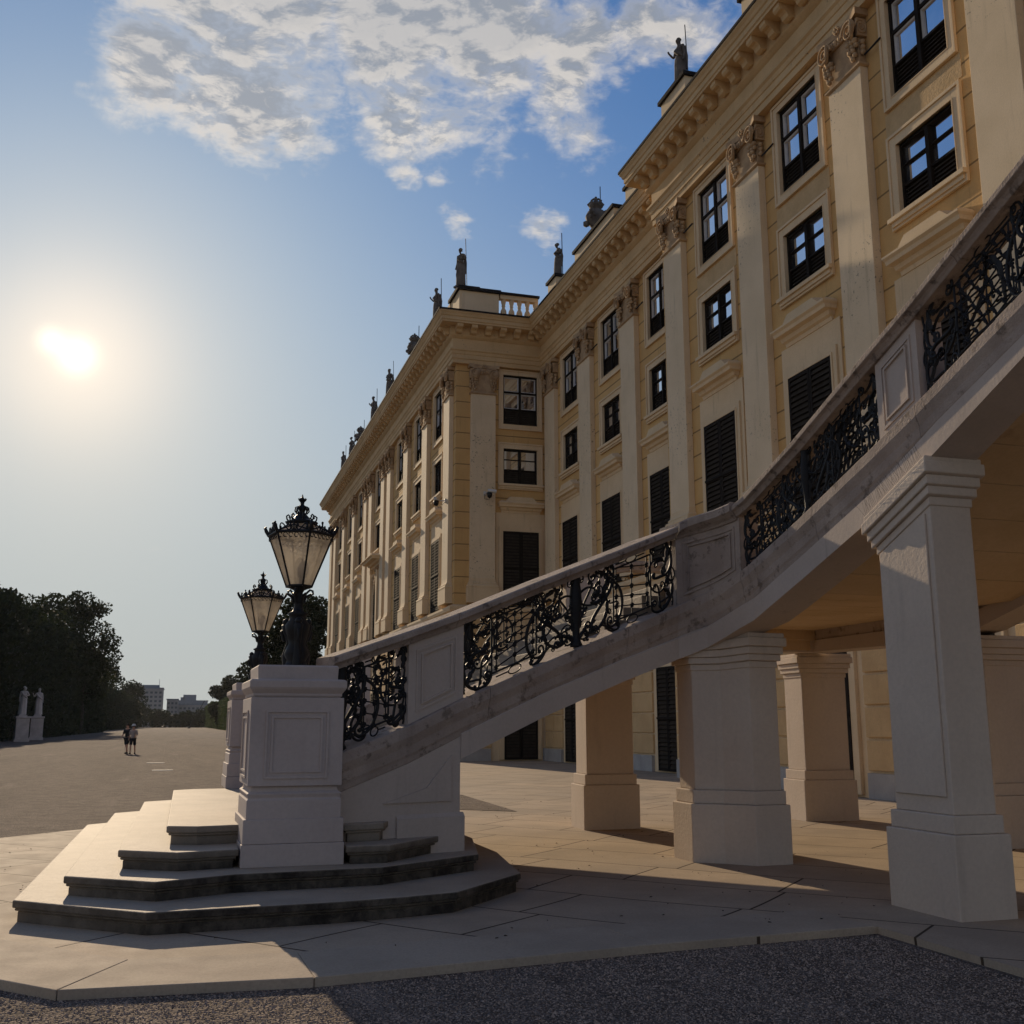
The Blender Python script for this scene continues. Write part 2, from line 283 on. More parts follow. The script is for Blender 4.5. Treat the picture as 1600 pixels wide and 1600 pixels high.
# ------------------------------------------------------------------ helpers
def tag(o, label=None, cat=None, group=None, kind=None):
    if label: o['label'] = label
    if cat: o['category'] = cat
    if group: o['group'] = group
    if kind: o['kind'] = kind
    return o
def empty(name, loc=(0, 0, 0), rz=0, **k):
    o = bpy.data.objects.new(name, None); C.objects.link(o); o.location = loc; o.rotation_euler = (0, 0, rz)
    o.empty_display_size = .2
    return tag(o, **k)
def setparent(o, p):
    o.parent = p
    o.matrix_parent_inverse = (Matrix.Translation(p.location) @ p.rotation_euler.to_matrix().to_4x4()).inverted()
def copy_tree(o, parent=None, inv=None):
    c = o.copy(); C.objects.link(c)
    if parent is not None: c.parent = parent; c.matrix_parent_inverse = inv if inv is not None else o.matrix_parent_inverse
    for ch in list(o.children): copy_tree(ch, c, ch.matrix_parent_inverse.copy())
    return c
class MB:
    def __init__(s): s.v = []; s.f = []; s.sm = []
    def add(s, vs, fs, smooth=False):
        k = len(s.v); s.v += [tuple(v) for v in vs]
        for f in fs: s.f.append(tuple(i+k for i in f)); s.sm.append(smooth)
        return s
    def box(s, x0, x1, y0, y1, z0, z1):
        x0, x1 = sorted((x0, x1)); y0, y1 = sorted((y0, y1)); z0, z1 = sorted((z0, z1))
        return s.add([(x0,y0,z0),(x1,y0,z0),(x1,y1,z0),(x0,y1,z0),(x0,y0,z1),(x1,y0,z1),(x1,y1,z1),(x0,y1,z1)],
                     [(3,2,1,0),(4,5,6,7),(0,1,5,4),(1,2,6,5),(2,3,7,6),(3,0,4,7)])
    def prism(s, poly, z0, z1):
        n = len(poly); f0 = z0 if callable(z0) else (lambda p: z0); f1 = z1 if callable(z1) else (lambda p: z1)
        vs = [(p[0], p[1], f0(p)) for p in poly]+[(p[0], p[1], f1(p)) for p in poly]
        return s.add(vs, [tuple(range(n-1, -1, -1)), tuple(range(n, 2*n))]+[(i, (i+1) % n, n+(i+1) % n, n+i) for i in range(n)])
    def loft(s, st, closed_path=False, smooth=False, caps=True):
        n = len(st[0]); m = len(st); vs = [p for a in st for p in a]; fs = []
        for i in range(m if closed_path else m-1):
            j = (i+1) % m
            for k in range(n):
                l = (k+1) % n; fs.append((i*n+k, j*n+k, j*n+l, i*n+l))
        s.add(vs, fs, smooth)
        if caps and not closed_path: s.add(st[0], [tuple(range(n-1, -1, -1))]); s.add(st[-1], [tuple(range(n))])
        return s
    def tube(s, pts, r, k=6, caps=True, flat=1.0):
        pts = [Vector(p) for p in pts]
        rr = r if isinstance(r, (list, tuple)) else [r]*len(pts)
        st = []; prev = None
        for i, p in enumerate(pts):
            d = (pts[min(i+1, len(pts)-1)]-pts[max(i-1, 0)])
            d = d.normalized() if d.length > 1e-9 else Vector((0, 0, 1))
            a = prev if prev is not None else (Vector((0, 0, 1)) if abs(d.z) < .9 else Vector((1, 0, 0)))
            u = a - d*a.dot(d)
            if u.length < 1e-6: u = d.orthogonal()
            u.normalize(); prev = u; v = d.cross(u)
            st.append([p+u*math.cos(2*PI*j/k)*rr[i]+v*math.sin(2*PI*j/k)*rr[i]*flat for j in range(k)])
        return s.loft(st, smooth=True, caps=caps)
    def lathe(s, prof, cx=0, cy=0, n=16, rot=0, smooth=True, zs=0):
        st = [[(cx+r*math.cos(rot+2*PI*j/n), cy+r*math.sin(rot+2*PI*j/n), z+zs) for j in range(n)] for r, z in prof]
        return s.loft(st, smooth=smooth)
    def ball(s, c, r, n=8, sq=(1, 1, 1)):
        st = []
        for i in range(n//2+1):
            a = -PI/2+PI*i/(n//2); rr = max(math.cos(a), .02)*r
            st.append([(c[0]+rr*math.cos(2*PI*j/n)*sq[0], c[1]+rr*math.sin(2*PI*j/n)*sq[1], c[2]+math.sin(a)*r*sq[2]) for j in range(n)])
        return s.loft(st, smooth=True)
    def xf(s, fn): s.v = [tuple(fn(Vector(p))) for p in s.v]; return s
    def merge(s, o): return s.add(o.v, []) if not o.f else s._m(o)
    def _m(s, o):
        k = len(s.v); s.v += o.v; s.f += [tuple(i+k for i in f) for f in o.f]; s.sm += o.sm; return s
    def build(s, name, mat, parent=None, bevel=0, **k):
        me = bpy.data.meshes.new(name); me.from_pydata([tuple(v) for v in s.v], [], s.f); me.update()
        me.polygons.foreach_set('use_smooth', s.sm)
        me.materials.append(M[mat] if isinstance(mat, str) else mat)
        bm = bmesh.new(); bm.from_mesh(me); bmesh.ops.recalc_face_normals(bm, faces=bm.faces); bm.to_mesh(me); bm.free()
        o = bpy.data.objects.new(name, me); C.objects.link(o)
        if parent is not None: setparent(o, parent)
        if bevel:
            b = o.modifiers.new('bevel', 'BEVEL'); b.width = bevel; b.segments = 2; b.limit_method = 'ANGLE'; b.angle_limit = R_(50)
            b.harden_normals = False
        return tag(o, **k)
def path_offset(path, off, closed=False):
    """offset a plan polyline to its left by off, mitred"""
    n = len(path); out = []
    for i in range(n):
        p = Vector(path[i][:2])
        if closed: a = Vector(path[i-1][:2]); b = Vector(path[(i+1) % n][:2])
        else: a = Vector(path[max(i-1, 0)][:2]); b = Vector(path[min(i+1, n-1)][:2])
        d1 = (p-a); d2 = (b-p)
        if d1.length < 1e-6: d1 = d2
        if d2.length < 1e-6: d2 = d1
        d1.normalize(); d2.normalize()
        n1 = Vector((-d1.y, d1.x)); n2 = Vector((-d2.y, d2.x)); m = (n1+n2)
        m.normalize(); c = max(m.dot(n1), .35)
        out.append(p+m*(off/c))
    return out
def area(poly): return sum(poly[i-1][0]*poly[i][1]-poly[i][0]*poly[i-1][1] for i in range(len(poly)))/2
def inset(poly, d):          # positive d grows the polygon
    if area(poly) > 0: return [tuple(p) for p in path_offset(poly, -d, True)]
    return [tuple(p) for p in path_offset(poly, d, True)]
def interp(tab, x):
    if x <= tab[0][0]: return tab[0][1]+(x-tab[0][0])*(tab[1][1]-tab[0][1])/(tab[1][0]-tab[0][0])
    for a, b in zip(tab, tab[1:]):
        if x <= b[0]: return a[1]+(b[1]-a[1])*(x-a[0])/(b[0]-a[0])
    a, b = tab[-2:]; return b[1]+(x-b[0])*(b[1]-a[1])/(b[0]-a[0])

# ------------------------------------------------------------------ ground
def sheet(name, poly, z, mat, **k):
    return MB().add([(p[0], p[1], z) for p in poly], [tuple(range(len(poly)))]).build(name, mat, **k)
sheet('gravel_ground', [(-2500, -600), (2500, -600), (2500, 4500), (-2500, 4500)], -.06, 'gravel', kind='structure')
pave = [(5.62, 8.12), (5.62, -8), (18, -8), (18, 60), (5.0, 60), (5.0, 30), (3.6, 24), (-1.0, 19.6), (-2.9, 17.6), (-3.3, 16.5), (-3.3, 10.5), (-.69, 7.74), (.9, 7.62), (3.48, 7.95)]
MB().prism(pave, -.12, -.004).build('paving', 'paving', kind='structure')
edge = [(-3.3, 16.5), (-3.3, 10.5), (-.69, 7.72), (.91, 7.6), (3.48, 7.95), (5.6, 8.12)]
inner = path_offset(edge, .85)
mbb = MB()
segs = []
for i in range(len(edge)-1):
    a, b = Vector(edge[i]), Vector(edge[i+1]); c, d = inner[i], inner[i+1]
    L = (b-a).length; k = max(1, round(L/2.1))
    for j in range(k):
        g = .008/L
        t0, t1 = j/k+g*(j > 0), (j+1)/k-g*(j < k-1)
        q = [a.lerp(b, t0), a.lerp(b, t1), c.lerp(d, t1), c.lerp(d, t0)]
        if j == 0: q[0] = a.lerp(b, g); q[3] = c.lerp(d, g*.5)
        mbb.prism([tuple(p) for p in q], -.14, .004)
mbb.build('paving_border', 'border', bevel=.006, kind='structure')
sheet('gravel_patch', [(6.23, 20.4), (6.42, 25.5), (4.4, 27.5), (3.2, 22.9)], .004, 'gravel', kind='structure')
def pebbles():
    mb = MB(); rnd = random.Random(3)
    for i in range(36000):
        if i < 34000:
            x = rnd.uniform(-1.6, 6.0); y = 5.6+2.6*rnd.random()
        else:
            x = rnd.uniform(-4, 6); y = rnd.uniform(5, 20)
        # keep off the paving
        if y > 7.74-(.69+x)*1.06 and x < -.69: continue
        if -.69 <= x < .91 and y > 7.70-.07*(x+.69): continue
        if .91 <= x < 3.48 and y > 7.58+.136*(x-.91): continue
        if 3.48 <= x <= 5.6 and y > 7.93+.08*(x-3.48): continue
        if x > 5.56: continue
        r = rnd.uniform(.005, .013)*(1 if rnd.random() < .96 else 1.7)
        vs = []
        for d in ((1, 0, 0), (-.3, .9, 0), (-.6, -.8, 0), (0, 0, .75)):
            vs.append((x+d[0]*r*rnd.uniform(.6, 1.3), y+d[1]*r*rnd.uniform(.6, 1.3), -.061+d[2]*r*rnd.uniform(.6, 1.2)))
        a = rnd.uniform(0, 6.28)
        vs = [(x+(p[0]-x)*math.cos(a)-(p[1]-y)*math.sin(a), y+(p[0]-x)*math.sin(a)+(p[1]-y)*math.cos(a), p[2]) for p in vs]
        mb.add(vs, [(0, 1, 3), (1, 2, 3), (2, 0, 3)])
    mb.build('gravel_stones', 'pebble', kind='stuff', label='loose pale and dark pebbles lying on the gravel in front of the paving', cat='gravel')
M['pebble'] = weathered('pebble', (.44, .34, .27), (.18, .135, .105), 28, .8, .3, 90)
pebbles()

def litter():
    mb = MB(); rnd = random.Random(8)
    for i in range(260):
        x = rnd.uniform(-1.2, 8.5); y = rnd.uniform(8.0, 24)
        z = .004
        if y < 13 and x < 3.5: 
            if rnd.random() < .6: x = rnd.uniform(-2.5, -1.45); y = rnd.uniform(9.8, 17)
            else: x = rnd.uniform(-.5, 5.5); y = rnd.uniform(8.35, 9.2)
        s = rnd.uniform(.008, .022); a = rnd.uniform(0, 6.28)
        mb.add([(x+s*math.cos(a), y+s*math.sin(a), z), (x-s*.6*math.sin(a), y+s*.6*math.cos(a), z+.012), (x-s*math.cos(a), y-s*math.sin(a), z+.003), (x+s*.5*math.sin(a), y-s*.5*math.cos(a), z+.008)], [(0, 1, 2, 3)])
    mb.build('dry_leaf_litter', 'litter', kind='stuff', label='scattered dry leaf crumbs and grit on the stone paving', cat='litter')
M['litter'] = weathered('dry_leaf', (.07, .05, .03), (.04, .03, .02), 9, .9, .1, 60)
litter()

# ------------------------------------------------------------------ palace
PAL = empty('palace', (15, 48.4, 0), label='long ochre and cream palace with tall pilasters, dark louvred shutters and a statue-lined roof', cat='palace')
XC, XB, XA, YR = 15.1, 16.2, 11.7, 48.4
YC1, YEND, YC0 = 31.9, 95.0, 3.0
WALLZ = 21.0
def place(o, side, u, X=None, z=0):
    """side 'W': wall facing -X at X; side 'S': wall facing -Y at YR"""
    if side == 'W': o.location = (X, u, z); o.rotation_euler = (0, 0, -PI/2)
    else: o.location = (u, YR, z); o.rotation_euler = (0, 0, 0)
PINV = Matrix.Translation(PAL.location).inverted()
def reg(o):                      # make a prototype a part of the palace
    o.parent = PAL; o.matrix_parent_inverse = PINV.copy()
# local frame of facade elements: x along the wall, -y outwards, z up
def ring(mb, w2, z0, z1, b, y0, y1):   # flat rectangular frame of width b round an opening
    mb.box(-w2-b, -w2, y0, y1, z0-b, z1+b); mb.box(w2, w2+b, y0, y1, z0-b, z1+b)
    mb.box(-w2, w2, y0, y1, z1, z1+b); mb.box(-w2, w2, y0, y1, z0-b, z0)
def louvers(mb, x0, x1, z0, z1, y, n):
    for i in range(n):
        z = z0+(z1-z0)*(i+.5)/n; h = (z1-z0)/n*.5
        mb.add([(x0, y-.03, z-h), (x1, y-.03, z-h), (x1, y+.02, z+h*.7), (x0, y+.02, z+h*.7), (x0, y-.015, z-h), (x1, y-.015, z-h), (x1, y+.035, z+h*.7), (x0, y+.035, z+h*.7)],
               [(0,1,2,3),(7,6,5,4),(0,4,5,1),(3,2,6,7),(0,3,7,4),(1,5,6,2)])
def make_window(name, W, z0, zl, z1, band, sill, fine=False):
    w2 = W/2; Y = .10            # frame sits .10 behind the wall face
    f = MB()
    f.box(-w2, -w2+.07, Y-.05, Y+.06, z0, z1); f.box(w2-.07, w2, Y-.05, Y+.06, z0, z1)
    f.box(-w2+.07, w2-.07, Y-.05, Y+.06, z1-.07, z1); f.box(-w2+.07, w2-.07, Y-.05, Y+.06, z0, z0+.06)
    f.box(-.06, .06, Y-.07, Y+.05, z0+.06, z1-.07)
    zm = (zl+z1)/2 if not fine else (zl+z1)/2
    if not fine:
        f.box(-w2+.07, -.06, Y-.045, Y+.05, zm-.045, zm+.045); f.box(.06, w2-.07, Y-.045, Y+.05, zm-.045, zm+.045)
    else:
        f.box(-w2+.07, -.06, Y-.02, Y+.05, zm-.018, zm+.018); f.box(.06, w2-.07, Y-.02, Y+.05, zm-.018, zm+.018)
    f.box(-w2+.07, -.06, Y-.04, Y+.05, zl-.03, zl+.03); f.box(.06, w2-.07, Y-.04, Y+.05, zl-.03, zl+.03)
    win = f.build(name, 'darkwood')
    if not fine:
        s = MB()
        for a, b in ((-w2+.07, -.06), (.06, w2-.07)):
            for c, d in ((zl+.03, zm-.045), (zm+.045, z1-.07)):
                s.box(a, a+.05, Y, Y+.07, c, d); s.box(b-.05, b, Y, Y+.07, c, d); s.box(a+.05, b-.05, Y, Y+.07, d-.05, d); s.box(a+.05, b-.05, Y, Y+.07, c, c+.05)
        s.build('sash', 'whitewood', win)
    g = MB()
    for (a, b) in ((-w2+.07, -.06), (.06, w2-.07)):
        tlt = random.uniform(-.004, .004)
        g.add([(a, Y+.045, zl), (b, Y+.045+tlt, zl), (b, Y+.045+tlt, z1-.05), (a, Y+.045, z1-.05)], [(0, 1, 2, 3)])
    g.build('pane', 'glass', win)
    l = MB(); nl = max(5, int((zl-z0)/.105))
    louvers(l, -w2+.07, -.06, z0+.06, zl-.03, Y+.02, nl); louvers(l, .06, w2-.07, z0+.06, zl-.03, Y+.02, nl)
    l.box(-w2+.06, w2-.06, Y+.07, Y+.09, z0, zl)
    l.build('louver_panel', 'louver', win)
    s = MB(); ring(s, w2, z0, z1, band, -.05, .0); ring(s, w2+band-.07, z0-band+.07, z1+band-.07, .075, -.085, -.0501)
    ring(s, w2-.001, z0, z1, .03, -.065, .1)
    if sill:
        s.box(-w2-band-.02, w2+band+.02, -.19, -.0851, z0-.13, z0-.02); s.box(-w2-band+.05, w2+band-.05, -.13, -.0851, z0-.24, z0-.13)
    s.build('surround', 'trim', win, bevel=.008)
    return win
def hood(W, zb, mat='trim', big=1.0, parent=None):
    prof = [(0, 0), (.06, .0), (.08, .10), (.16, .14), (.20, .24), (.34, .27), (.36, .36), (.42, .42), (.42, .47), (.30, .53), (.0, .62)]
    prof = [(a*big, b) for a, b in prof]
    path = [(-W/2, .0), (-W/2, -.001), (W/2, -.001), (W/2, .0)]
    st = []
    for k, (x, d) in enumerate(((-W/2, 1), (W/2, 1))):
        pass
    mb = MB(); w2 = W/2
    st0 = [(-w2-p[0]*.55, 0.0, zb+p[1]) for p in prof]; st1 = [(-w2-p[0]*.55, -p[0]-.001, zb+p[1]) for p in prof]
    st2 = [(w2+p[0]*.55, -p[0]-.001, zb+p[1]) for p in prof]; st3 = [(w2+p[0]*.55, 0.0, zb+p[1]) for p in prof]
    mb.loft([st0, st1, st2, st3])
    # raised ogee top
    pts = []
    for i in range(13):
        x = -w2*.86+W*.86*i/12; e = min(i, 12-i)/12
        pts.append((x, zb+.50+min(.26, e*1.9*.26/.32)))
    mb.add([(x, -.30*big, z) for x, z in pts]+[(x, -.001, z+.05) for x, z in pts], [(i, i+1, 14+i, 13+i) for i in range(12)])
    mb.add([(x, -.30*big, z) for x, z in pts]+[(x, -.30*big, zb+.45) for x, z in pts], [(i, i+1, 14+i, 13+i) for i in range(12)])
    return mb
def make_shutter(name, W, z0, z1, hoodz=None, arch=False, big=1.0, hw=2.5):
    w2 = W/2; Y = -.12
    f = MB(); zm = z0+(z1-z0)*.50
    for a, b in ((-w2, -.01), (.01, w2)):
        f.box(a, a+.09, Y, Y+.06, z0, z1); f.box(b-.09, b, Y, Y+.06, z0, z1)
        for z in (z0, zm-.06, z1-.1): f.box(a+.09, b-.09, Y, Y+.06, z, z+.1)
    f.box(-w2, w2, Y-.03, Y+.0, zm-.02, zm+.05)
    sh = f.build(name, 'darkwood')
    l = MB(); n = max(8, int((zm-z0)/.155))
    for a, b in ((-w2+.09, -.10), (.10, w2-.09)):
        louvers(l, a, b, z0+.1, zm-.06, Y+.02, n); louvers(l, a, b, zm+.04, z1-.1, Y+.02, n)
    l.build('louver_panel', 'louver', sh)
    b_ = MB(); b_.box(-w2+.02, w2-.02, Y+.075, Y+.115, z0+.02, z1-.02); b_.build('backing', 'void', sh)
    s = MB()
    if hoodz: 
        B = .22
        s.box(-w2-B, -w2-.001, -.10, 0, z0-.02, z1+B); s.box(w2+.001, w2+B, -.10, 0, z0-.02, z1+B); s.box(-w2-.001, w2+.001, -.10, 0, z1+.001, z1+B)
        s.box(-w2-B-.16, -w2-B-.001, -.04, 0, z0-.02, hoodz); s.box(w2+B+.001, w2+B+.16, -.04, 0, z0-.02, hoodz)
        s.box(-w2-B-.001, w2+B+.001, -.04, 0, z1+B+.001, hoodz)
        s.box(-w2-.06, -w2-.002, -.13, -.1001, z0, z1+.06); s.box(w2+.002, w2+.06, -.13, -.1001, z0, z1+.06); s.box(-w2-.0021, w2+.0021, -.13, -.1001, z1+.002, z1+.06)
    else:
        s.box(-w2-.25, -w2-.001, -.10, 0, z0, z1+.25); s.box(w2+.001, w2+.25, -.10, 0, z0, z1+.25); s.box(-w2-.001, w2+.001, -.10, 0, z1+.001, z1+.25)
    s.build('surround', 'trim', sh, bevel=.008)
    if hoodz: hood(hw-.4, hoodz, big=big).build('hood', 'trim', sh)
    return sh
WIN_T = dict(z0=16.1, zl=16.9, z1=18.62)
w_top = make_window('upper_window', 1.96, 16.1, 16.9, 18.62, .26, False)
w_mid = make_window('mezzanine_window', 1.92, 13.12, 13.82, 14.86, .30, True, fine=True)
w_sh = make_shutter('shuttered_window', 2.0, 7.2, 10.75, 11.66)
w_door = make_shutter('shuttered_door', 1.8, 0.06, 3.65)
for o in (w_top, w_mid, w_sh, w_door): reg(o)
# pilaster
def volute(mb, cx, y, cz, r, flip=1, side=None):
    pts = []
    for i in range(34):
        a = i/33*1.9*2*PI; rr = r*(1-.80*i/33)
        px = -math.cos(a)*rr*flip; pz = -math.sin(a)*rr*0+math.sin(a)*rr
        pts.append((cx+px, y, cz+pz) if side is None else (side, y+px*.8, cz+pz))
    mb.tube(pts, [r*.125*(1-.3*i/33) for i in range(34)], 5)
def make_pilaster(W=1.35):
    w2 = W/2; D = .22
    root = MB(); root.box(-w2, w2, -D, 0, 8.3, 17.5); P_ = root.build('pilaster', 'shaft', bevel=.01)
    b = MB(); b.box(-w2-.16, w2+.16, -D-.14, 0, 7.25, 7.95)
    b.loft([[(-w2-e, 0, z), (-w2-e, -D-e, z), (w2+e, -D-e, z), (w2+e, 0, z)] for e, z in ((.13, 7.9501), (.15, 8.02), (.13, 8.09), (.07, 8.12), (.08, 8.18), (.02, 8.24), (.002, 8.42))])
    b.build('base', 'trim', P_)
    c = MB(); c.box(-w2+.03, w2-.03, -D+.02, 0, 17.5001, 18.75)
    c.loft([[(-w2-e, 0, z), (-w2-e, -D-e, z), (w2+e, -D-e, z), (w2+e, 0, z)] for e, z in ((.02, 17.44), (.07, 17.47), (.07, 17.52), (.02, 17.56))])
    # abacus with concave front
    n = 8; top = []
    for i in range(n+1):
        x = -w2-.16+(W+.32)*i/n; d = D+.16-.13*math.sin(PI*i/n); top.append((x, -d))
    poly = top+[(w2+.16, 0), (-w2-.16, 0)]
    c.prism(poly, 18.76, 18.94)
    c.box(-w2+.1, w2-.1, -D-.05, -D+.02, 18.5, 18.74)
    for i in range(5):
        x = -.34+.17*i; c.ball((x, -D-.06, 18.60), .075, 6, (1, .6, 1.3))
    for sx in (-1, 1):
        c.lathe([(.02, -.03), (.28, 0), (.29, .08), (.02, .10)], 0, 0, 14)
        k = len(c.v)-14*4-28
        vs = c.v[-(14*4+28):]; del c.v[-(14*4+28):]
        ca = math.cos(R_(28)*sx)
        vs = [(sx*(w2-.14)+x*ca, -D-.06-z+sx*x*(-math.sin(R_(28))*1)*sx, 18.45+y) for x, y, z in vs]
        c.v += vs
        volute(c, sx*(w2-.14), -D-.175, 18.45, .29, sx)
        volute(c, 0, -D+.06, 18.47, .22, 1, side=sx*(w2+.07))
        c.box(sx*(w2-.0), sx*(w2+.07), -D-.06, 0, 18.24, 18.72)
        rnd = random.Random(5)
        for z, q in ((18.15, 3), (18.02, 3), (17.9, 2), (17.78, 2), (17.68, 1)):
            for j in range(q):
                c.ball((sx*(w2-.16)+(j-(q-1)/2)*.13+rnd.uniform(-.02, .02), -D-.05-rnd.uniform(0, .04), z), rnd.uniform(.065, .09), 6)
        for z in (18.1, 17.95, 17.82): c.ball((sx*(w2+.03), -D+.1, z), .08, 6)
    # centre flower
    for i in range(6): c.ball((.09*math.cos(i*PI/3), -D-.12, 18.84+.07*math.sin(i*PI/3)), .045, 6)
    c.build('capital', 'capital', P_)
    return P_
M['capital'] = weathered('carved_capital', (.50, .35, .20), (.36, .24, .135), 3, .9, .4, 20, stain=(5, .58, .5, (.25, .2, .14)))
pil = make_pilaster(); reg(pil)
bays = []       # (side, X, u)
C_w = [28.05, 23.1, 18.15, 13.2, 8.25]; C_p = [30.72, 25.6, 20.65, 15.7, 10.75, 5.8]
B_w = [44.47, 39.53, 34.65]; B_p = [46.98, 42.2, 37.3]
A_w = [52.1, 57.05, 62.4, 70.2, 78.1, 83.4, 89.2]; A_p = [49.5, 54.65, 59.95, 65.5, 67.75, 72.7, 75.0, 80.8, 86.3, 91.6, 94.2]
def putall(proto, lst):
    first = True
    for side, u, X, sx in lst:
        if first: o = proto; first = False
        else:
            o = copy_tree(proto, PAL, PINV.copy())
        place(o, side, u, X)
        if sx != 1: o.scale = (sx, 1, 1)
wl = [('W', u, XC, 1) for u in C_w]+[('W', u, XB, 1) for u in B_w]+[('S', 14.96, None, .9)]+[('W', u, XA, .92) for u in A_w]
putall(w_top, wl); putall(w_mid, wl)
putall(w_sh, [q for q in wl if q[1] != 70.2])
putall(w_door, wl)
putall(pil, [('W', u, XC, 1) for u in C_p]+[('W', u, XB, 1.06) for u in B_p]+[('S', 13.03, None, .91)]+[('W', u, XA, .92) for u in A_p])
# walls with real openings, in local frames
def wall_mesh(mb, u0, u1, z0, z1, holes, to):
    us = sorted({u0, u1, *[h[0] for h in holes], *[h[1] for h in holes]}); zs = sorted({z0, z1, *[h[2] for h in holes], *[h[3] for h in holes]})
    for a, b in zip(us, us[1:]):
        for c, d in zip(zs, zs[1:]):
            um, zm = (a+b)/2, (c+d)/2
            if any(h[0] < um < h[1] and h[2] < zm < h[3] for h in holes): continue
            mb.add([to(a, 0, c), to(b, 0, c), to(b, 0, d), to(a, 0, d)], [(0, 1, 2, 3)])
    for a, b, c, d in holes:
        for p, q in (((a, c), (a, d)), ((b, c), (b, d)), ((a, c), (b, c)), ((a, d), (b, d))):
            mb.add([to(p[0], 0, p[1]), to(q[0], 0, q[1]), to(q[0], .3, q[1]), to(p[0], .3, p[1])], [(0, 1, 2, 3)])
def hl(us, W=1.0):
    r = []
    for u in us:
        r += [(u-.98*W, u+.98*W, 16.1, 18.62), (u-.96*W, u+.96*W, 13.12, 14.86)]
    return r
toW = lambda X: (lambda u, d, z: (X+d, u, z))
toS = lambda u, d, z: (u, YR+d, z)
mb = MB()
wall_mesh(mb, YC0, YC1, 7.0, WALLZ, hl(C_w), toW(XC))
wall_mesh(mb, YC1, YR, 7.0, WALLZ, hl(B_w), toW(XB))
wall_mesh(mb, XA, XB, 7.0, WALLZ, hl([14.96], .9), toS)
wall_mesh(mb, YR, YEND, 7.0, WALLZ, hl(A_w, .92), toW(XA))
mb.add([(XC, YC1, 7), (XB, YC1, 7), (XB, YC1, WALLZ), (XC, YC1, WALLZ)], [(0, 1, 2, 3)])
mb.add([(XA, YEND, 7), (30, YEND, 7), (30, YEND, WALLZ), (XA, YEND, WALLZ)], [(0, 1, 2, 3)])
mb.add([(XC, YC0, 7), (30, YC0, 7), (30, YC0, WALLZ), (XC, YC0, WALLZ)], [(0, 1, 2, 3)])
mb.build('wall', 'wall', PAL)
core = [(XC+.35, YC0+.3), (XC+.35, YC1+.35), (XB+.35, YC1+.35), (XB+.35, YR+.35), (XA+.35, YR+.35), (XA+.35, YEND-.3), (30, YEND-.3), (30, YC0+.3)]
MB().prism(core, .0, 21.2).build('interior', 'void', PAL)
# ground storey: plinth, rusticated blocks, string course
walls_plan = [(XC, YC0), (XC, YC1), (XB, YC1), (XB, YR), (XA, YR), (XA, YEND), (30, YEND)]
gp = path_offset(walls_plan, 0)
mb = MB(); mb.prism([(p[0]+.0, p[1]) for p in walls_plan]+[(30, YC0)], .0, 6.999)
gw = mb.build('ground_storey_wall', 'trim', PAL)
def blocks(u0, u1, to):
    blk = MB()
    if u1-u0 < .5: return
    z = .62; k = 0
    while z < 6.5:
        h = .68
        if u1-u0 > 2.2:
            c = (u0+u1)/2
            for a, b in ((u0, c-.04), (c+.04, u1)): blk.add([to(x, d, zz) for x in (a, b) for d in (-.07, 0) for zz in (z, z+h)], [(0,1,5,4),(0,2,3,1),(4,5,7,6),(0,4,6,2),(1,3,7,5)])
        else:
            blk.add([to(x, d, zz) for x in (u0, u1) for d in (-.07, 0) for zz in (z, z+h)], [(0,1,5,4),(0,2,3,1),(4,5,7,6),(0,4,6,2),(1,3,7,5)])
        z += .74
    blk.build('rusticated_blocks', 'rustic', PAL, bevel=.02)
def ground(us, u0, u1, to):
    us = sorted(us); e = [u0]+[x for u in us for x in (u-1.3, u+1.3)]+[u1]
    for a, b in zip(e[::2], e[1::2]):
        blocks(a+.12, b-.12, to)
        MB().add([to(x, d, zz) for x in (a+.16, b-.16) for d in (-.12, 0) for zz in (0, .56)], [(0,1,5,4),(0,2,3,1),(4,5,7,6),(0,4,6,2),(1,3,7,5)]).build('base_course', 'plinthstone', PAL)
ground(C_w, YC0, YC1, toW(XC)); ground(B_w, YC1, YR, toW(XB)); ground([14.96], XA, XB, toS); ground(A_w, YR, YEND, toW(XA))
def sweep(name, path, prof, mat, extra=None):
    mb = MB(); rows = [path_offset(path, o) for o, z in prof]
    st = [[(rows[k][i].x, rows[k][i].y, prof[k][1]) for k in range(len(prof))] for i in range(len(path))]
    mb.loft(st)
    if extra: extra(mb)
    return mb.build(name, mat, PAL)
sweep('string_course', walls_plan, [(-.2, 6.55), (.02, 6.55), (.06, 6.62), (.10, 6.64), (.12, 6.8), (.22, 6.86), (.26, 6.98), (.26, 7.08), (.05, 7.16), (-.2, 7.16)], 'trim')
def modillions(mb):
    def one(o, d, nrm):      # o position on wall plane, d along, nrm outward
        w2 = .15; pr = [(.42, 20.40), (.52, 20.36), (.62, 20.40), (.66, 20.50), (.74, 20.56), (.84, 20.56), (.90, 20.62), (.90, 20.742), (.42, 20.742)]
        a = [(o[0]+nrm[0]*p+d[0]*s, o[1]+nrm[1]*p+d[1]*s, z) for s in (-w2,) for p, z in pr]
        b = [(o[0]+nrm[0]*p+d[0]*w2, o[1]+nrm[1]*p+d[1]*w2, z) for p, z in pr]
        mb.loft([a, b])
    def run(a, b, n, nrm):
        a = Vector(a); b = Vector(b); L = (b-a).length; d = (b-a).normalized()
        for i in range(n):
            p = a+d*(L*(i+.5)/n); one(p, d, nrm)
    run((XC, YC0), (XC, YC1+.5), 40, (-1, 0)); run((XB, YC1+1.2), (XB, YR-.5), 21, (-1, 0)); run((XA-.4, YR), (XB-.5, YR), 6, (0, -1)); run((XA, YR-.4), (XA, YEND), 64, (-1, 0))
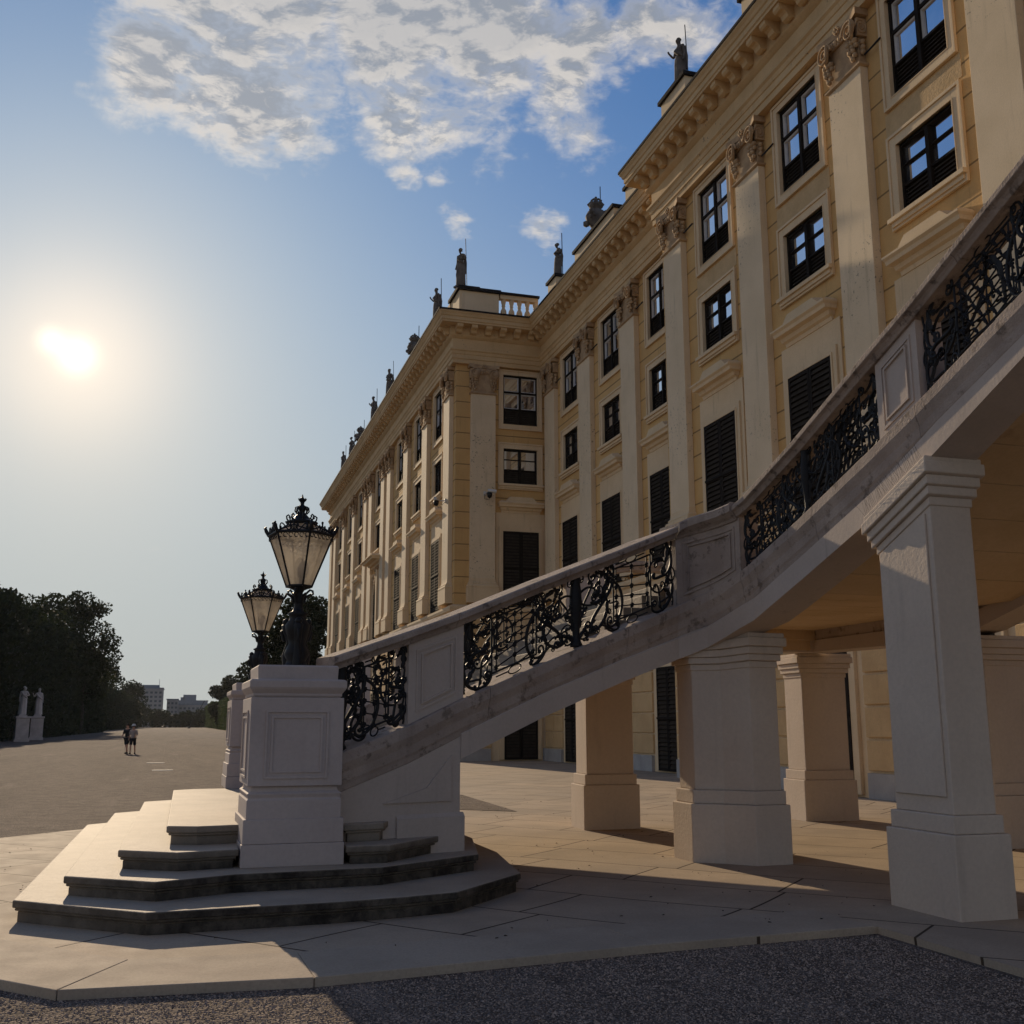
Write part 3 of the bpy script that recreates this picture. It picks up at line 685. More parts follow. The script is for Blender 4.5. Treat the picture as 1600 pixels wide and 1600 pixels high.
prof = [(-.3, 18.95), (.24, 18.95), (.24, 19.15), (.28, 19.17), (.28, 19.38), (.31, 19.40), (.34, 19.52), (.40, 19.58), (.40, 19.66), (.25, 19.70), (.25, 20.18), (.31, 20.22), (.40, 20.30), (.42, 20.34), (.42, 20.74),
        (.95, 20.745), (.95, 20.83), (.99, 20.86), (.99, 21.02), (1.03, 21.05), (1.06, 21.14), (1.12, 21.22), (1.12, 21.29), (-.3, 21.36)]
sweep('cornice', walls_plan, prof, 'entab', modillions)
sweep('roof_flashing', walls_plan, [(.4, 21.345), (1.10, 21.2935), (1.15, 21.27), (1.15, 21.36), (.4, 21.40)], 'flash')
# parapets and pedestals along the roof edge
def parapet(u0, u1, X, zt=22.9):
    m_ = MB(); m_.box(X+.1, X+.5, u0, u1, 21.36, zt); return m_.build('parapet', 'trim', PAL)
def pedestal_(u, X, zt, w=.75, name='parapet_pedestal'):
    m_ = MB(); m_.box(X-.05, X+.75, u-w, u+w, 21.36, zt-.14); o = m_.build(name, 'trim', PAL)
    m2 = MB(); m2.box(X-.15, X+.85, u-w-.1, u+w+.1, zt-.139, zt); m2.build('cap', 'flash', o)
parapet(YC0, YC1-.5, XC); parapet(YC1-.2, YR-.2, XB, 23.0); parapet(YR+2.0, YEND-.5, XA)
pedestal_(30.6, XC, 23.5, .95); pedestal_(24.5, XC, 23.5, 1.2); pedestal_(13, XC, 23.5)
pedestal_(46.9, XB, 23.35, .6); pedestal_(41.2, XB, 23.3, 2.4); pedestal_(36.4, XB, 23.4, 1.1)
for u in (54.5, 60.5, 69.0, 75.5, 81.7, 86.6, 91.6): pedestal_(u, XA, 23.2, .5)
m_ = MB(); m_.box(XA+.15, 13.9, YR-.05+.2, YR+2.0, 21.36, 22.9); m_.box(XA+.25, 13.55, YR+.12, YR+.149, 21.6, 22.75)
cp = m_.build('corner_parapet', 'trim', PAL, bevel=.01)
m_ = MB(); m_.box(XA+.02, 13.98, YR+.02, YR+2.1, 22.901, 23.07); m_.box(XA+.1, 12.9, YR+.12, YR+1.2, 23.071, 23.16); m_.build('cap', 'flash', cp)
bal = MB(); bal.box(13.98, 16.0, YR+.2, YR+.55, 21.36, 21.62); bal.box(13.98, 16.0, YR+.22, YR+.53, 22.72, 22.94)
bal.box(15.84, 16.0, YR+.24, YR+.51, 21.621, 22.719)
BL = bal.build('balustrade', 'trim', PAL)
m_ = MB(); m_.box(13.98, 16.05, YR+.12, YR+.63, 22.941, 23.05); m_.build('cap', 'flash', BL)
bp_ = [(.13, 21.62), (.13, 21.70), (.08, 21.74), (.11, 21.84), (.165, 22.0), (.15, 22.12), (.08, 22.26), (.075, 22.34), (.11, 22.38), (.075, 22.42), (.12, 22.55), (.125, 22.62), (.13, 22.63), (.13, 22.72)]
for i in range(5): MB().lathe(bp_, 14.2+.42*i, YR+.375, 12).build('baluster', 'trim', BL)
# central bay of the far wing: round-headed window under a deep hood
def arched():
    f = MB(); w2 = .8; z0, zs = 7.2, 9.6; Y = -.08
    n = 14
    arc = [(w2*math.cos(PI*i/n), zs+w2*math.sin(PI*i/n)*1.25) for i in range(n+1)]
    outl = [(w2, z0)]+arc+[(-w2, z0)]
    f.add([(x, Y, z) for x, z in outl]+[(x, Y+.05, z) for x, z in outl], [tuple(range(len(outl)-1, -1, -1)), tuple(range(len(outl), 2*len(outl)))]+[(i, (i+1) % len(outl), len(outl)+(i+1) % len(outl), len(outl)+i) for i in range(len(outl))])
    sh = f.build('arched_shutter', 'darkwood')
    l = MB(); louvers(l, -w2+.1, -.06, z0+.1, 8.7, Y-.03, 13); louvers(l, .06, w2-.1, z0+.1, 8.7, Y-.03, 13); louvers(l, -w2+.1, -.06, 8.85, 10.2, Y-.03, 11); louvers(l, .06, w2-.1, 8.85, 10.2, Y-.03, 11)
    l.build('louver_panel', 'louver', sh)
    s = MB(); st = []
    for x, z in outl:
        pass
    pts = [(-w2-.15, -.06, z0)]+[(-(w2+.15)*math.cos(PI*i/n), -.06, zs+(w2+.2)*math.sin(PI*i/n)*1.22) for i in range(n+1)]+[(w2+.15, -.06, z0)]
    s.tube(pts, .14, 6); s.box(-1.5, -1.1, -.3, 0, 7.2, 11.6); s.box(1.1, 1.5, -.3, 0, 7.2, 11.6)
    s.build('surround', 'trim', sh)
    o = MB(); rnd = random.Random(9)
    for i in range(26): o.ball((rnd.uniform(-.75, .75), -.12, 11.1+rnd.uniform(-.3, .75)), rnd.uniform(.1, .2), 6)
    o.build('carved_relief', 'capital', sh)
    hood(3.3, 12.0, big=2.0).build('hood', 'trim', sh)
    return sh
ar = arched(); reg(ar); place(ar, 'W', 70.2, XA)
# rough-cast bands below the top windows of the near bays
for u in C_w: MB().box(XC-.012, XC, u-1.3, u+1.3, 15.22, 15.78).build('roughcast_band', 'roughcast', PAL)
# dark rain pipes / stays by the capitals
for u, X in [(q, XC) for q in C_p[:4]]+[(q, XB) for q in B_p]:
    m_ = MB(); m_.tube([(X-.12, u-.75, 17.72), (X-.16, u-1.0, 17.68), (X-.10, u-1.35, 17.78)], .025, 5); m_.build('iron_stay', 'iron', PAL)

# security cameras on the corner pilasters
def seccam(loc, rz, label):
    e = empty('security_camera', (0, 0, 0), label=label, cat='camera', group='security cameras on the palace corner')
    b = MB(); b.box(-.06, .06, -.06, 0, -.1, .1); b.tube([(0, -.05, 0), (.0, -.22, -.02), (.12, -.5, .02)], .025, 6); b.build('bracket', 'white', e)
    b = MB(); b.tube([(.02, -.50, .05), (.42, -.62, .0)], .085, 8); b.build('housing', 'white', e, bevel=.01)
    b = MB(); b.lathe([(.02, -.32), (.11, -.26), (.13, -.16), (.13, -.06), (.05, -.04)], .12, -.5, 12); b.build('dome', 'iron', e)
    b = MB(); b.tube([(.0, -.05, -.05), (-.05, -.2, -.3), (.12, -.4, -.38), (.14, -.45, -.2)], .012, 5); b.build('cable', 'iron', e)
    e.location = loc; e.rotation_euler = (0, 0, rz)
seccam((13.1, YR-.22, 12.5), 0, 'white security camera with dark dome on the camera-facing corner pilaster')
seccam((XA-.22, 49.4, 12.3), -PI/2, 'security camera on an arm on the sunlit corner pilaster of the far wing')

# ------------------------------------------------------------------ the grand staircase
ST = empty('grand_staircase', (6, 12, 0), label='curving stone staircase on square pillars with weathered parapet and black iron panels', cat='staircase')
#        X,    Y,    cope,  ledge, beam
OUT = [(1.25, 10.88, 2.28, 1.34, 0.9), (2.24, 11.19, 2.64, 1.70, 1.05), (2.84, 11.38, 2.87, 1.97, 1.29), (3.9, 11.72, 3.32, 2.40, 1.74), (5.0, 12.07, 3.77, 2.83, 2.15), (5.90, 12.36, 4.15, 3.18, 2.46),
       (6.08, 12.34, 4.21, 3.25, 2.52), (6.24, 12.18, 4.25, 3.32, 2.60), (6.36, 11.98, 4.28, 3.40, 2.70), (6.45, 11.74, 4.32, 3.50, 2.80), (6.50, 11.45, 4.42, 3.60, 2.88), (6.5, 10.3, 4.81, 3.95, 3.25), (6.5, 8.95, 5.33, 4.40, 3.70), (6.5, 8.15, 5.63, 4.68, 4.05), (6.5, 6.7, 6.24, 5.23, 4.70), (6.5, 4.4, 7.22, 6.20, 5.6), (6.5, 2.6, 7.95, 6.95, 6.3), (6.5, -3.5, 7.95, 6.95, 6.3)]
INN = [(1.25, 17.75, 2.28, 1.34, .9), (2.84, 17.45, 2.87, 1.97, 1.29), (5.0, 17.1, 3.77, 2.83, 2.15), (6.2, 17.05, 4.2, 3.25, 2.6), (7.2, 17.05, 4.4, 3.50, 2.9), (10.6, 17.05, 4.4, 3.5, 2.9), (10.95, 16.7, 4.4, 3.5, 2.9), (10.95, 13.4, 4.4, 3.5, 2.85), (10.95, 12.4, 4.5, 3.6, 2.95), (10.95, 10.3, 4.95, 4.05, 3.5), (10.95, 8.15, 5.7, 4.75, 4.2), (10.95, 6.7, 6.24, 5.3, 4.7), (10.95, 2.6, 7.95, 6.95, 6.3)]
def cum(P):
    s = [0.0]
    for a, b in zip(P, P[1:]): s.append(s[-1]+math.hypot(b[0]-a[0], b[1]-a[1]))
    return s
class Path:
    """left of travel is outwards when sgn = +1"""
    def __init__(s, P, sgn):
        s.P = P; s.s = cum(P); s.sgn = sgn
        s.tx = [(a, p[0]) for a, p in zip(s.s, P)]; s.ty = [(a, p[1]) for a, p in zip(s.s, P)]
        s.t = [[(a, p[k]) for a, p in zip(s.s, P)] for k in (2, 3, 4)]
    def at(s, d): return Vector((interp(s.tx, d), interp(s.ty, d)))
    def nrm(s, d):
        a = s.at(d-.06); b = s.at(d+.06); t_ = (b-a).normalized(); return Vector((-t_.y, t_.x))*s.sgn
    def pt(s, d, off, z): p = s.at(d)+s.nrm(d)*off; return (p.x, p.y, z)
    def z(s, k, d): return interp(s.t[k], d)
    def stations(s, d0, d1, extra=()):
        L = [d0, d1]+[x for x in s.s if d0+.02 < x < d1-.02]+list(extra)
        L = sorted(L); r = [L[0]]
        for a, b in zip(L, L[1:]):
            n = max(1, int((b-a)/.35))
            r += [a+(b-a)*(i+1)/n for i in range(n)]
        return r
OUT = [(a, b, c_, l_-.045, z_) for a, b, c_, l_, z_ in OUT]
PO = Path(OUT, -1)      # travelling up, outside is on the right hand
PI_ = Path(INN, +1)
def strip(path, d0, d1, prof, name, mat, bevel=0, parent=ST, **k):
    mb = MB(); st = []
    for d in path.stations(d0, d1):
        zc, zl, zb = path.z(0, d), path.z(1, d), path.z(2, d)
        st.append([path.pt(d, o, z) for o, z in prof(zc, zl, zb)])
    mb.loft(st); return mb.build(name, mat, parent, bevel, **k)
TH = .48
cope_p = lambda c, l, b: [(.10, c-.015), (.08, c), (-.34, c), (-.36, c-.015), (-.36, c-.07), (-.31, c-.10), (-.29, c-.15), (.03, c-.15), (.045, c-.12), (.065, c-.095), (.10, c-.075)]
ledge_p = lambda c, l, b: [(.07, l-.01), (.05, l), (-.46, l), (-.48, l-.01), (-.48, l-.22), (-TH+.02, l-.4), (0, l-.4), (.012, l-.34), (.025, l-.31), (.035, l-.22), (.045, l-.19), (.06, l-.15), (.07, l-.12)]
beam_p = lambda c, l, b: [(0, l-.401), (0, b+.27), (.022, b+.255), (.022, b), (-TH, b), (-TH, l-.401)]
def stones(path, d0, d1, prof, name, mat, L):
    n = max(1, round((d1-d0)/L)); rnd = random.Random(int(d0*10)+n); cuts = [d0]+[d0+(d1-d0)*(i+rnd.uniform(-.15, .15))/n for i in range(1, n)]+[d1]
    for a_, b_ in zip(cuts, cuts[1:]): strip(path, a_+.003, b_-.003, prof, name, mat, bevel=.006)
SO = PO.s
dn0, dn1 = SO[5], SO[9]         # newel block between these
newel_p = lambda c, l, b: [(.13, c+.02), (.11, c+.04), (-.36, c+.04), (-.38, c+.02), (-.38, c-.07), (-.31, c-.12), (-.29, c-.17), (.02, c-.17), (.04, c-.14), (.08, c-.11), (.13, c-.07)]
stones(PO, SO[0]+.12, dn0-.003, cope_p, 'coping_stone', 'cope', 1.7); strip(PO, dn0, dn1+.04, newel_p, 'newel_coping', 'cope'); stones(PO, dn1+.045, SO[-1], cope_p, 'coping_stone', 'cope', 2.3)
stones(PO, SO[0]+.12, SO[-1], ledge_p, 'ledge_stone', 'ledge', 1.9)
strip(PO, SO[2], SO[-1], beam_p, 'outer_beam', 'paint')
stones(PI_, PI_.s[0]+.1, PI_.s[-1], cope_p, 'coping_stone', 'cope', 2.5); stones(PI_, PI_.s[0]+.1, PI_.s[-1], ledge_p, 'ledge_stone', 'ledge', 2.5)
strip(PI_, PI_.s[1], PI_.s[-1], beam_p, 'inner_beam', 'paint')
# solid end walls below the foot of the flight
low_p = lambda c, l, b: [(0, l-.401), (0, .0), (-TH, .0), (-TH, l-.401)]
strip(PO, SO[0]+.12, SO[2]-.001, low_p, 'end_wall', 'paint'); strip(PI_, PI_.s[0]+.1, PI_.s[1]-.001, low_p, 'end_wall', 'paint')
def endplinth(path, d0, d1):
    strip(path, d0, d1, lambda c, l, b: [(.035, .1), (.035, .70), (.0, .74), (-.02, .74), (-.02, .1)], 'wall_plinth', 'paint')
endplinth(PO, SO[0]+.9, SO[2]+.04)
# raised triangular field on the end wall
mb = MB()
tri = [(SO[0]+.75, .86), (SO[2]-.12, .86), (SO[2]-.12, 1.33), (SO[0]+1.25, 1.0)]
mb.add([PO.pt(d, .02, z) for d, z in tri]+[PO.pt(d, -.01, z) for d, z in tri], [(0, 1, 2, 3), (0, 4, 5, 1), (1, 5, 6, 2), (2, 6, 7, 3), (3, 7, 4, 0)])
mb.build('wall_panel', 'paint', ST)
# parapet piers with sunk panels
def pier(path, d0, d1, panel=True, mat='paint'):
    mb = MB(); st = []
    for d in path.stations(d0, d1):
        c, l = path.z(0, d)-.145, path.z(1, d)-.004
        st.append([path.pt(d, o, z) for o, z in ((0, l), (0, c), (-.30, c), (-.30, l))])
    mb.loft(st); o = mb.build('parapet_pier', mat, ST)
    if panel:
        for off, e, th in ((.012, .09, .022), (.022, .15, .02)):
            fr = MB()
            a, b = d0+e, d1-e
            def q(d, top, w): return path.z(0, d)-.145-w if top else path.z(1, d)+w
            segs_ = []
            n = 5
            ds = [a+(b-a)*i/n for i in range(n+1)]
            low = [(d, q(d, False, e)) for d in ds]; up = [(d, q(d, True, e)) for d in reversed(ds)]
            loop = low+up
            cx = sum(p[0] for p in loop)/len(loop); cz = sum(p[1] for p in loop)/len(loop)
            st = []
            for d, z in loop:
                di = cx+(d-cx)*(1-2*th/max(b-a, .1)); zi = cz+(z-cz)*(1-2*th/.5)
                st.append([path.pt(d, -.001, z), path.pt(d, off, z), path.pt(di, off, zi), path.pt(di, -.001, zi)])
            fr.loft(st, closed_path=True); fr.build('panel_moulding', mat, o)
    return o
pier(PO, SO[1]-.02, SO[2]+.03)
pier(PO, dn0+.01, dn1+.06, True, 'ledge')
dU0 = SO[12]+.12; dU1 = SO[13]-.02
pier(PO, dU0, dU1)
pier(PO, SO[14]+2.6, SO[14]+3.3)
pier(PI_, PI_.s[1]-.6, PI_.s[1]); pier(PI_, PI_.s[3]-.2, PI_.s[3]+.5); pier(PI_, PI_.s[6]-.3, PI_.s[6]+.5); pier(PI_, PI_.s[8]-.3, PI_.s[8]+.3); pier(PI_, PI_.s[10], PI_.s[10]+.6)
# steps of the flights and landing
mb = MB()
NST = 16
for i in range(NST):
    x0 = 1.35+(6.15-1.35)*i/NST; z = .69+(3.46-.69)*(i+1)/NST
    yo = interp([(p[0], p[1]) for p in OUT[:6]], x0)+.40; yi = interp([(p[0], p[1]) for p in INN[:4]], x0)-.40
    x1 = 1.35+(6.15-1.35)*(i+1)/NST+.02
    mb.box(x0, x1, yo, yi, z-.30, z)
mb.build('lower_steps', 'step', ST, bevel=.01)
mb = MB(); n2 = 21
for i in range(n2):
    y1 = 11.7-(11.7-2.6)*i/n2; z = 3.46+(7.1-3.46)*(i+1)/n2
    mb.box(6.9, 10.55, y1-(9.1/n2)-.02, y1, z-.185, z)
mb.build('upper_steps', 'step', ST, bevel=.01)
mb = MB(); mb.prism([(6.15, 12.75), (6.6, 12.4), (6.9, 11.7), (10.55, 11.7), (10.55, 16.65), (6.15, 16.65)], 3.335, 3.46); mb.build('landing', 'step', ST)
MB().box(6.4, 15.0, -3.5, 2.6, 6.7, 7.1).build('top_landing', 'step', ST)
# soffit slabs with open joints under the upper flight and landing
sf = MB()
y = 16.62; k = 0
while y > 2.7:
    y2 = y-.62
    def zs(v): return 3.31 if v > 11.45 else 3.31+(11.45-v)*.40
    a, b = y-.006, y2+.006
    xl = 7.02 if y2 < 12.75 else 6.5
    sf.add([(xl, a, zs(a)-.04), (10.5, a, zs(a)-.04), (10.5, b, zs(b)-.04), (xl, b, zs(b)-.04), (xl, a, zs(a)+.12), (10.5, a, zs(a)+.12), (10.5, b, zs(b)+.12), (xl, b, zs(b)+.12)],
           [(0, 1, 2, 3), (7, 6, 5, 4), (0, 4, 5, 1), (3, 2, 6, 7), (0, 3, 7, 4), (1, 5, 6, 2)])
    y = y2
sf.build('soffit', 'soffit', ST)
mb = MB()
low = [(2.9, 1.35), (6.25, 2.75)]
mb.add([(x, yy, z) for x, z in low for yy in (11.6 if x < 3 else 12.6, 17.0)]+[(x, yy, z+.3) for x, z in low for yy in (11.6 if x < 3 else 12.6, 17.0)], [(0, 1, 3, 2), (4, 6, 7, 5), (0, 4, 5, 1), (2, 3, 7, 6), (0, 2, 6, 4), (1, 5, 7, 3)])
mb.build('lower_soffit', 'soffit', ST)
mb = MB(); mb.box(7.0, 10.6, 16.56, 16.6, 2.93, 3.28); mb.box(6.3, 10.6, 16.46, 16.57, 3.1, 3.28); mb.build('landing_beam', 'soffit', ST)
# pillars
def pillar(poly, top, cap, zpl=.69, zp2=.855, panelface=None, mat='pier', lab=None):
    """poly = plinth outline on the ground (ccw)"""
    if area(poly) < 0: poly = poly[::-1]
    sh = inset(poly, -.075)
    m = MB(); m.prism(sh, zp2, top); o = m.build('pillar', mat, ST, bevel=.012)
    m = MB(); m.prism(poly, -.02, zpl); m.prism(inset(poly, -.035), zpl+.001, zp2); m.build('plinth', mat, o, bevel=.012)
    if cap:
        m = MB(); f = lambda dz: (lambda p: (top(p) if callable(top) else top)-dz)
        for g0, a, b in ((.015, .42, .34), (.05, .339, .26), (.075, .259, .17), (.11, .169, .06), (.09, .059, .0)):
            m.prism(inset(sh, g0), f(a), f(b))
        m.build('capital', mat, o, bevel=.01)
    return o, sh
p2poly = [(6.04, 12.95), (6.04, 12.4), (6.36, 12.17), (6.62, 11.86), (7.12, 11.89), (7.12, 12.95)]
p2, s2 = pillar(p2poly, lambda p: 2.74+max(0, 12.2-p[1])*.1, True)
rpp = [(6.42, 8.08), (7.02, 8.08), (7.02, 9.04), (6.42, 9.04)]
rtop = lambda p: 3.72+(8.97-p[1])*.42
rp, s3 = pillar(rpp, rtop, True, .705, .865)
m = MB(); m.add([(6.495, 8.22, 1.02), (6.495, 8.93, 1.02), (6.495, 8.93, 3.30), (6.495, 8.22, 3.58), (6.475, 8.22, 1.02), (6.475, 8.93, 1.02), (6.475, 8.93, 3.30), (6.475, 8.22, 3.58)],
                [(3, 2, 1, 0), (4, 5, 6, 7), (0, 1, 5, 4), (1, 2, 6, 5), (2, 3, 7, 6), (3, 0, 4, 7)]); m.build('raised_panel', 'pier', rp, bevel=.006)
m = MB(); rnd = random.Random(2)
for i in range(46):
    y = 8.10+.92*i/45; z = 3.72+(8.97-y)*.42
    m.tube([(6.40, y, z), (6.34+rnd.uniform(-.03, .03), y+rnd.uniform(-.05, .05), z+.12)], .0012, 3)
m.build('bird_spikes', 'iron', rp)
def boxpoly(x0, x1, y0, y1): return [(x0, y0), (x1, y0), (x1, y1), (x0, y1)]
pillar([(6.24, 17.34), (6.18, 16.56), (7.16, 16.58), (7.20, 17.36)], 2.72, True)
i2, s4 = pillar([(10.45, 16.96), (10.80, 16.88), (11.41, 16.80), (11.45, 17.7), (10.50, 17.75)], 2.90, True)
pillar(boxpoly(10.60, 11.5, 12.46, 13.3), 2.88, True)
pillar(boxpoly(10.6, 11.5, 8.1, 9.0), 3.9, True)
# low steps at the foot: polygonal plates with nosings
def plate(poly, z, z0):
    m = MB(); m.prism(poly, z-.065, z); m.prism(inset(poly, -.02), z-.09, z-.0655); m.prism(inset(poly, -.045), z0, z-.0905)
    return m.build('bottom_step', 'step', ST, bevel=.012)
p1 = [(-1.33, 10.40), (-.22, 9.42), (1.3, 9.52), (1.9, 9.62), (2.42, 9.76), (3.33, 10.78), (3.6, 12.6), (3.6, 16.3), (3.3, 18.0), (2.4, 18.9), (-.22, 18.8), (-1.33, 17.7)]
plate(p1, .178, -.01)
p2_ = [(-.95, 10.52), (-.17, 9.91), (.50, 10.22), (1.84, 10.32), (2.96, 11.05), (3.3, 12.6), (3.3, 16.2), (2.9, 17.8), (1.8, 18.5), (-.17, 18.3), (-.95, 17.6)]
plate(p2_, .345, .17)
p3_ = [(-.53, 10.85), (0, 10.49), (.54, 10.62), (.545, 11.0), (1.52, 11.0), (1.53, 10.56), (1.95, 10.56), (2.6, 11.28), (2.9, 12.6), (2.9, 16.2), (2.5, 17.5), (1.6, 18.0), (0, 17.8), (-.53, 17.4)]
plate(p3_, .515, .34)
p4_ = [(-.12, 11.17), (.16, 11.05), (.54, 11.12), (1.53, 11.12), (1.54, 10.84), (1.95, 10.95), (2.15, 11.4), (2.15, 16.9), (1.5, 17.5), (.16, 17.35), (-.12, 17.15)]
plate(p4_, .69, .51)

# ------------------------------------------------------------------ wrought iron panels
def integ(kf, total=2.0, n=60):
    x = y = 0; th = 0; pts = []; 
    for i in range(n+1):
        pts.append((x, y)); u = -1+2*i/n; th += kf(u)*total/n; x += math.cos(th)*total/n; y += math.sin(th)*total/n
    return pts
S_ = integ(lambda u: (1 if u > 0 else -1)*24*abs(u)**2.4)
C_ = integ(lambda u: 2.0+24*abs(u)**3.2)
def fit(shape, a, b, mirror=False):
    """map the curl centres of the unit scroll to points a and b"""
    n = len(shape); ca = Vector((sum(p[0] for p in shape[:8])/8, sum(p[1] for p in shape[:8])/8)); cb = Vector((sum(p[0] for p in shape[-8:])/8, sum(p[1] for p in shape[-8:])/8))
    v = cb-ca; L = v.length; ang = math.atan2(v.y, v.x); w_ = Vector(b)-Vector(a); l2 = w_.length; a2 = math.atan2(w_.y, w_.x); out = []
    for p in shape:
        q = Vector(p)-ca; x = (q.x*math.cos(-ang)-q.y*math.sin(-ang))/L; y = (q.x*math.sin(-ang)+q.y*math.cos(-ang))/L
        if mirror: y = -y
        x *= l2; y *= l2
        out.append((a[0]+x*math.cos(a2)-y*math.sin(a2), a[1]+x*math.sin(a2)+y*math.cos(a2)))
    return out
def leaf(mb, base, tip, wdt, lobes=4, bend=.2, f=None):
    b = Vector(base); t_ = Vector(tip); ax = (t_-b); L = ax.length; ax.normalize(); nr = Vector((-ax.y, ax.x))
    n = lobes*4; mid = []; le = []; ri = []
    for i in range(n+1):
        s = i/n; c = b+ax*(L*s)+nr*(math.sin(s*PI*.9)*bend*L)
        wv = wdt*(math.sin(min(1, s*1.15+.12)*PI)**.7)*(.62+.38*abs(math.sin(s*PI*lobes)))
        mid.append(c); le.append(c+nr*wv); ri.append(c-nr*wv)
    V = [f(p, .022) for p in mid]+[f(p, .004) for p in le]+[f(p, .004) for p in ri]+[f(p, -.012) for p in mid]
    N = n+1; F = []
    for i in range(n):
        F += [(i, i+1, N+i+1, N+i), (i, 2*N+i, 2*N+i+1, i+1), (3*N+i, N+i, N+i+1, 3*N+i+1), (3*N+i, 3*N+i+1, 2*N+i+1, 2*N+i)]
    mb.add(V, F)
def iron_half(mb, f, w_, h, flip, dense=False):
    """ornament from the central stem (x=0) to the pier (x=w_)"""
    def P(x, y): return ((x if not flip else -x), y)
    def T(pts, r, k=5):
        mb.tube([f(Vector(p), 0) for p in pts], r, k)
    def sc(kind, a, b, r, mir=False):
        m_ = mir != flip
        pts = fit(kind, P(a[0]*w_, a[1]*h), P(b[0]*w_, b[1]*h), m_)
        n = len(pts); T(pts, [r*(.65+.6*math.sin(PI*i/(n-1))) for i in range(n)])
        mb.ball(f(Vector(pts[0]), 0), r*1.7, 6); mb.ball(f(Vector(pts[-1]), 0), r*1.7, 6)
    def line(a, b, r): T([P(a[0]*w_, a[1]*h), P(b[0]*w_, b[1]*h)], r)
    def oval(c, rx, ry, r, sl=0): T([P((c[0]+rx*math.cos(2*PI*i/20))*w_, c[1]*h+ry*math.sin(2*PI*i/20)*h) for i in range(21)], r)
    def lf(a, b, wd, bend=.2): leaf(mb, P(a[0]*w_, a[1]*h), P(b[0]*w_, b[1]*h), wd, f=f, bend=bend if not flip else -bend)
    R1, R2, R3 = .0165, .012, .0085
    sc(S_, (.13, .84), (.10, .50), R2); sc(C_, (.17, .90), (.33, .84), R2, True)
    sc(S_, (.31, .76), (.19, .16), R1*1.15); sc(C_, (.12, .26), (.24, .50), R1, False)
    sc(C_, (.30, .62), (.33, .20), R1, True); sc(S_, (.22, .10), (.41, .08), R2)
    sc(C_, (.08, .44), (.09, .16), R2); sc(C_, (.06, .93), (.22, .70), R2); sc(S_, (.36, .93), (.24, .60), R2, True); sc(C_, (.05, .62), (.17, .60), R2, True); sc(C_, (.33, .30), (.40, .10), R2); lf((.20, .95), (.30, .70), .035, .3); lf((.14, .55), (.26, .62), .032, -.3); lf((.12, .12), (.24, .24), .032, .3); lf((.03, .30), (.16, .47), .038, .3); lf((.03, .10), (.15, .17), .028, .3); lf((.30, .5), (.38, .27), .03, -.3)
    # lattice with rosettes
    x0, x1, nx = .40, .72, 3; ny = 5
    line((x0-.03, .90), (x1+.04, .90), R2); line((x0-.03, .14), (x1+.04, .14), R2); line((x0-.03, .14), (x0-.03, .90), R2); line((x1+.04, .14), (x1+.04, .90), R2)
    oval((.56, .955), .055, .05, R3); oval((.56, .07), .055, .055, R3); line((.62, .955), (.70, .955), R3); line((.50, .955), (.40, .955), R3); line((.62, .07), (.72, .07), R3)
    nodes = [(x0+(x1-x0)*(i+.0)/(nx-1), .20+.64*(j+(.5 if i % 2 else 0))/(ny-.5)) for i in range(nx) for j in range(ny)]
    for i in range(nx):
        line((x0+(x1-x0)*i/(nx-1), .14), (x0+(x1-x0)*i/(nx-1), .90), R3)
    for j in range(-2, ny+2):
        y0 = .20+.64*j/(ny-.5)
        a = (x0, y0); b = (x1, y0-.64/(ny-.5))
        pts = [(x0+(x1-x0)*s, y0+(-.64/(ny-.5))*s) for s in [k/8 for k in range(9)]]
        pts = [p for p in pts if .14 < p[1] < .90]
        if len(pts) > 1: line(pts[0], pts[-1], R3)
        if dense or True:
            pts = [(x0+(x1-x0)*s, y0+(.64/(ny-.5))*s) for s in [k/8 for k in range(9)]]
            pts = [p for p in pts if .14 < p[1] < .90]
            if len(pts) > 1 and dense: line(pts[0], pts[-1], R3*1.2)
    for nx_, ny_ in nodes:
        c = P(nx_*w_, ny_*h)
        for k in range(5):
            a = k*2*PI/5+.3; mb.ball(f(Vector((c[0]+.019*math.cos(a), c[1]+.019*math.sin(a))), 0), .0155, 6)
        mb.ball(f(Vector(c), .006), .015, 6)
    if dense:
        for i in range(6):
            for j in range(6):
                cx_ = .42+.30*i/5+(.025 if j % 2 else 0); cy_ = .2+.64*j/5
                lf((cx_-.03, cy_-.05), (cx_+.03, cy_+.06), .020, .2)
        lf((.45, .2), (.62, .9), .04, .2); lf((.70, .3), (.55, .85), .035, .2)
    rnd = random.Random(11 if flip else 12)
    for i in range(8 if not dense else 18):
        cx_ = rnd.choice([rnd.uniform(.06, .38), rnd.uniform(.06, .38), rnd.uniform(.76, .95), rnd.uniform(.38, .76)]); cy_ = rnd.uniform(.1, .9); an = rnd.uniform(0, 6.28); L_ = rnd.uniform(.05, .09)
        a_ = (cx_-L_*math.cos(an)*.6, cy_-L_*math.sin(an)*1.3); b_ = (cx_+L_*math.cos(an)*.6, cy_+L_*math.sin(an)*1.3)
        sc(C_ if i % 2 else S_, a_, b_, R3, bool(i % 3))
        if i % 2: lf(a_, (b_[0], min(.97, b_[1]+.04)), rnd.uniform(.020, .034), rnd.uniform(-.3, .3))
    # pier-end scrolls and leaves
    sc(C_, (.80, .92), (.90, .60), R1, True); sc(S_, (.80, .58), (.93, .44), R1, True); sc(C_, (.80, .16), (.93, .36), R1, False); sc(S_, (.86, .08), (.95, .22), R2)
    lf((.95, .96), (.86, .66), .042, .25); lf((.97, .12), (.84, .30), .040, -.25); lf((.90, .50), (.975, .74), .028, .2); lf((.95, .98), (.82, .88), .028, .2)
    xs = .985
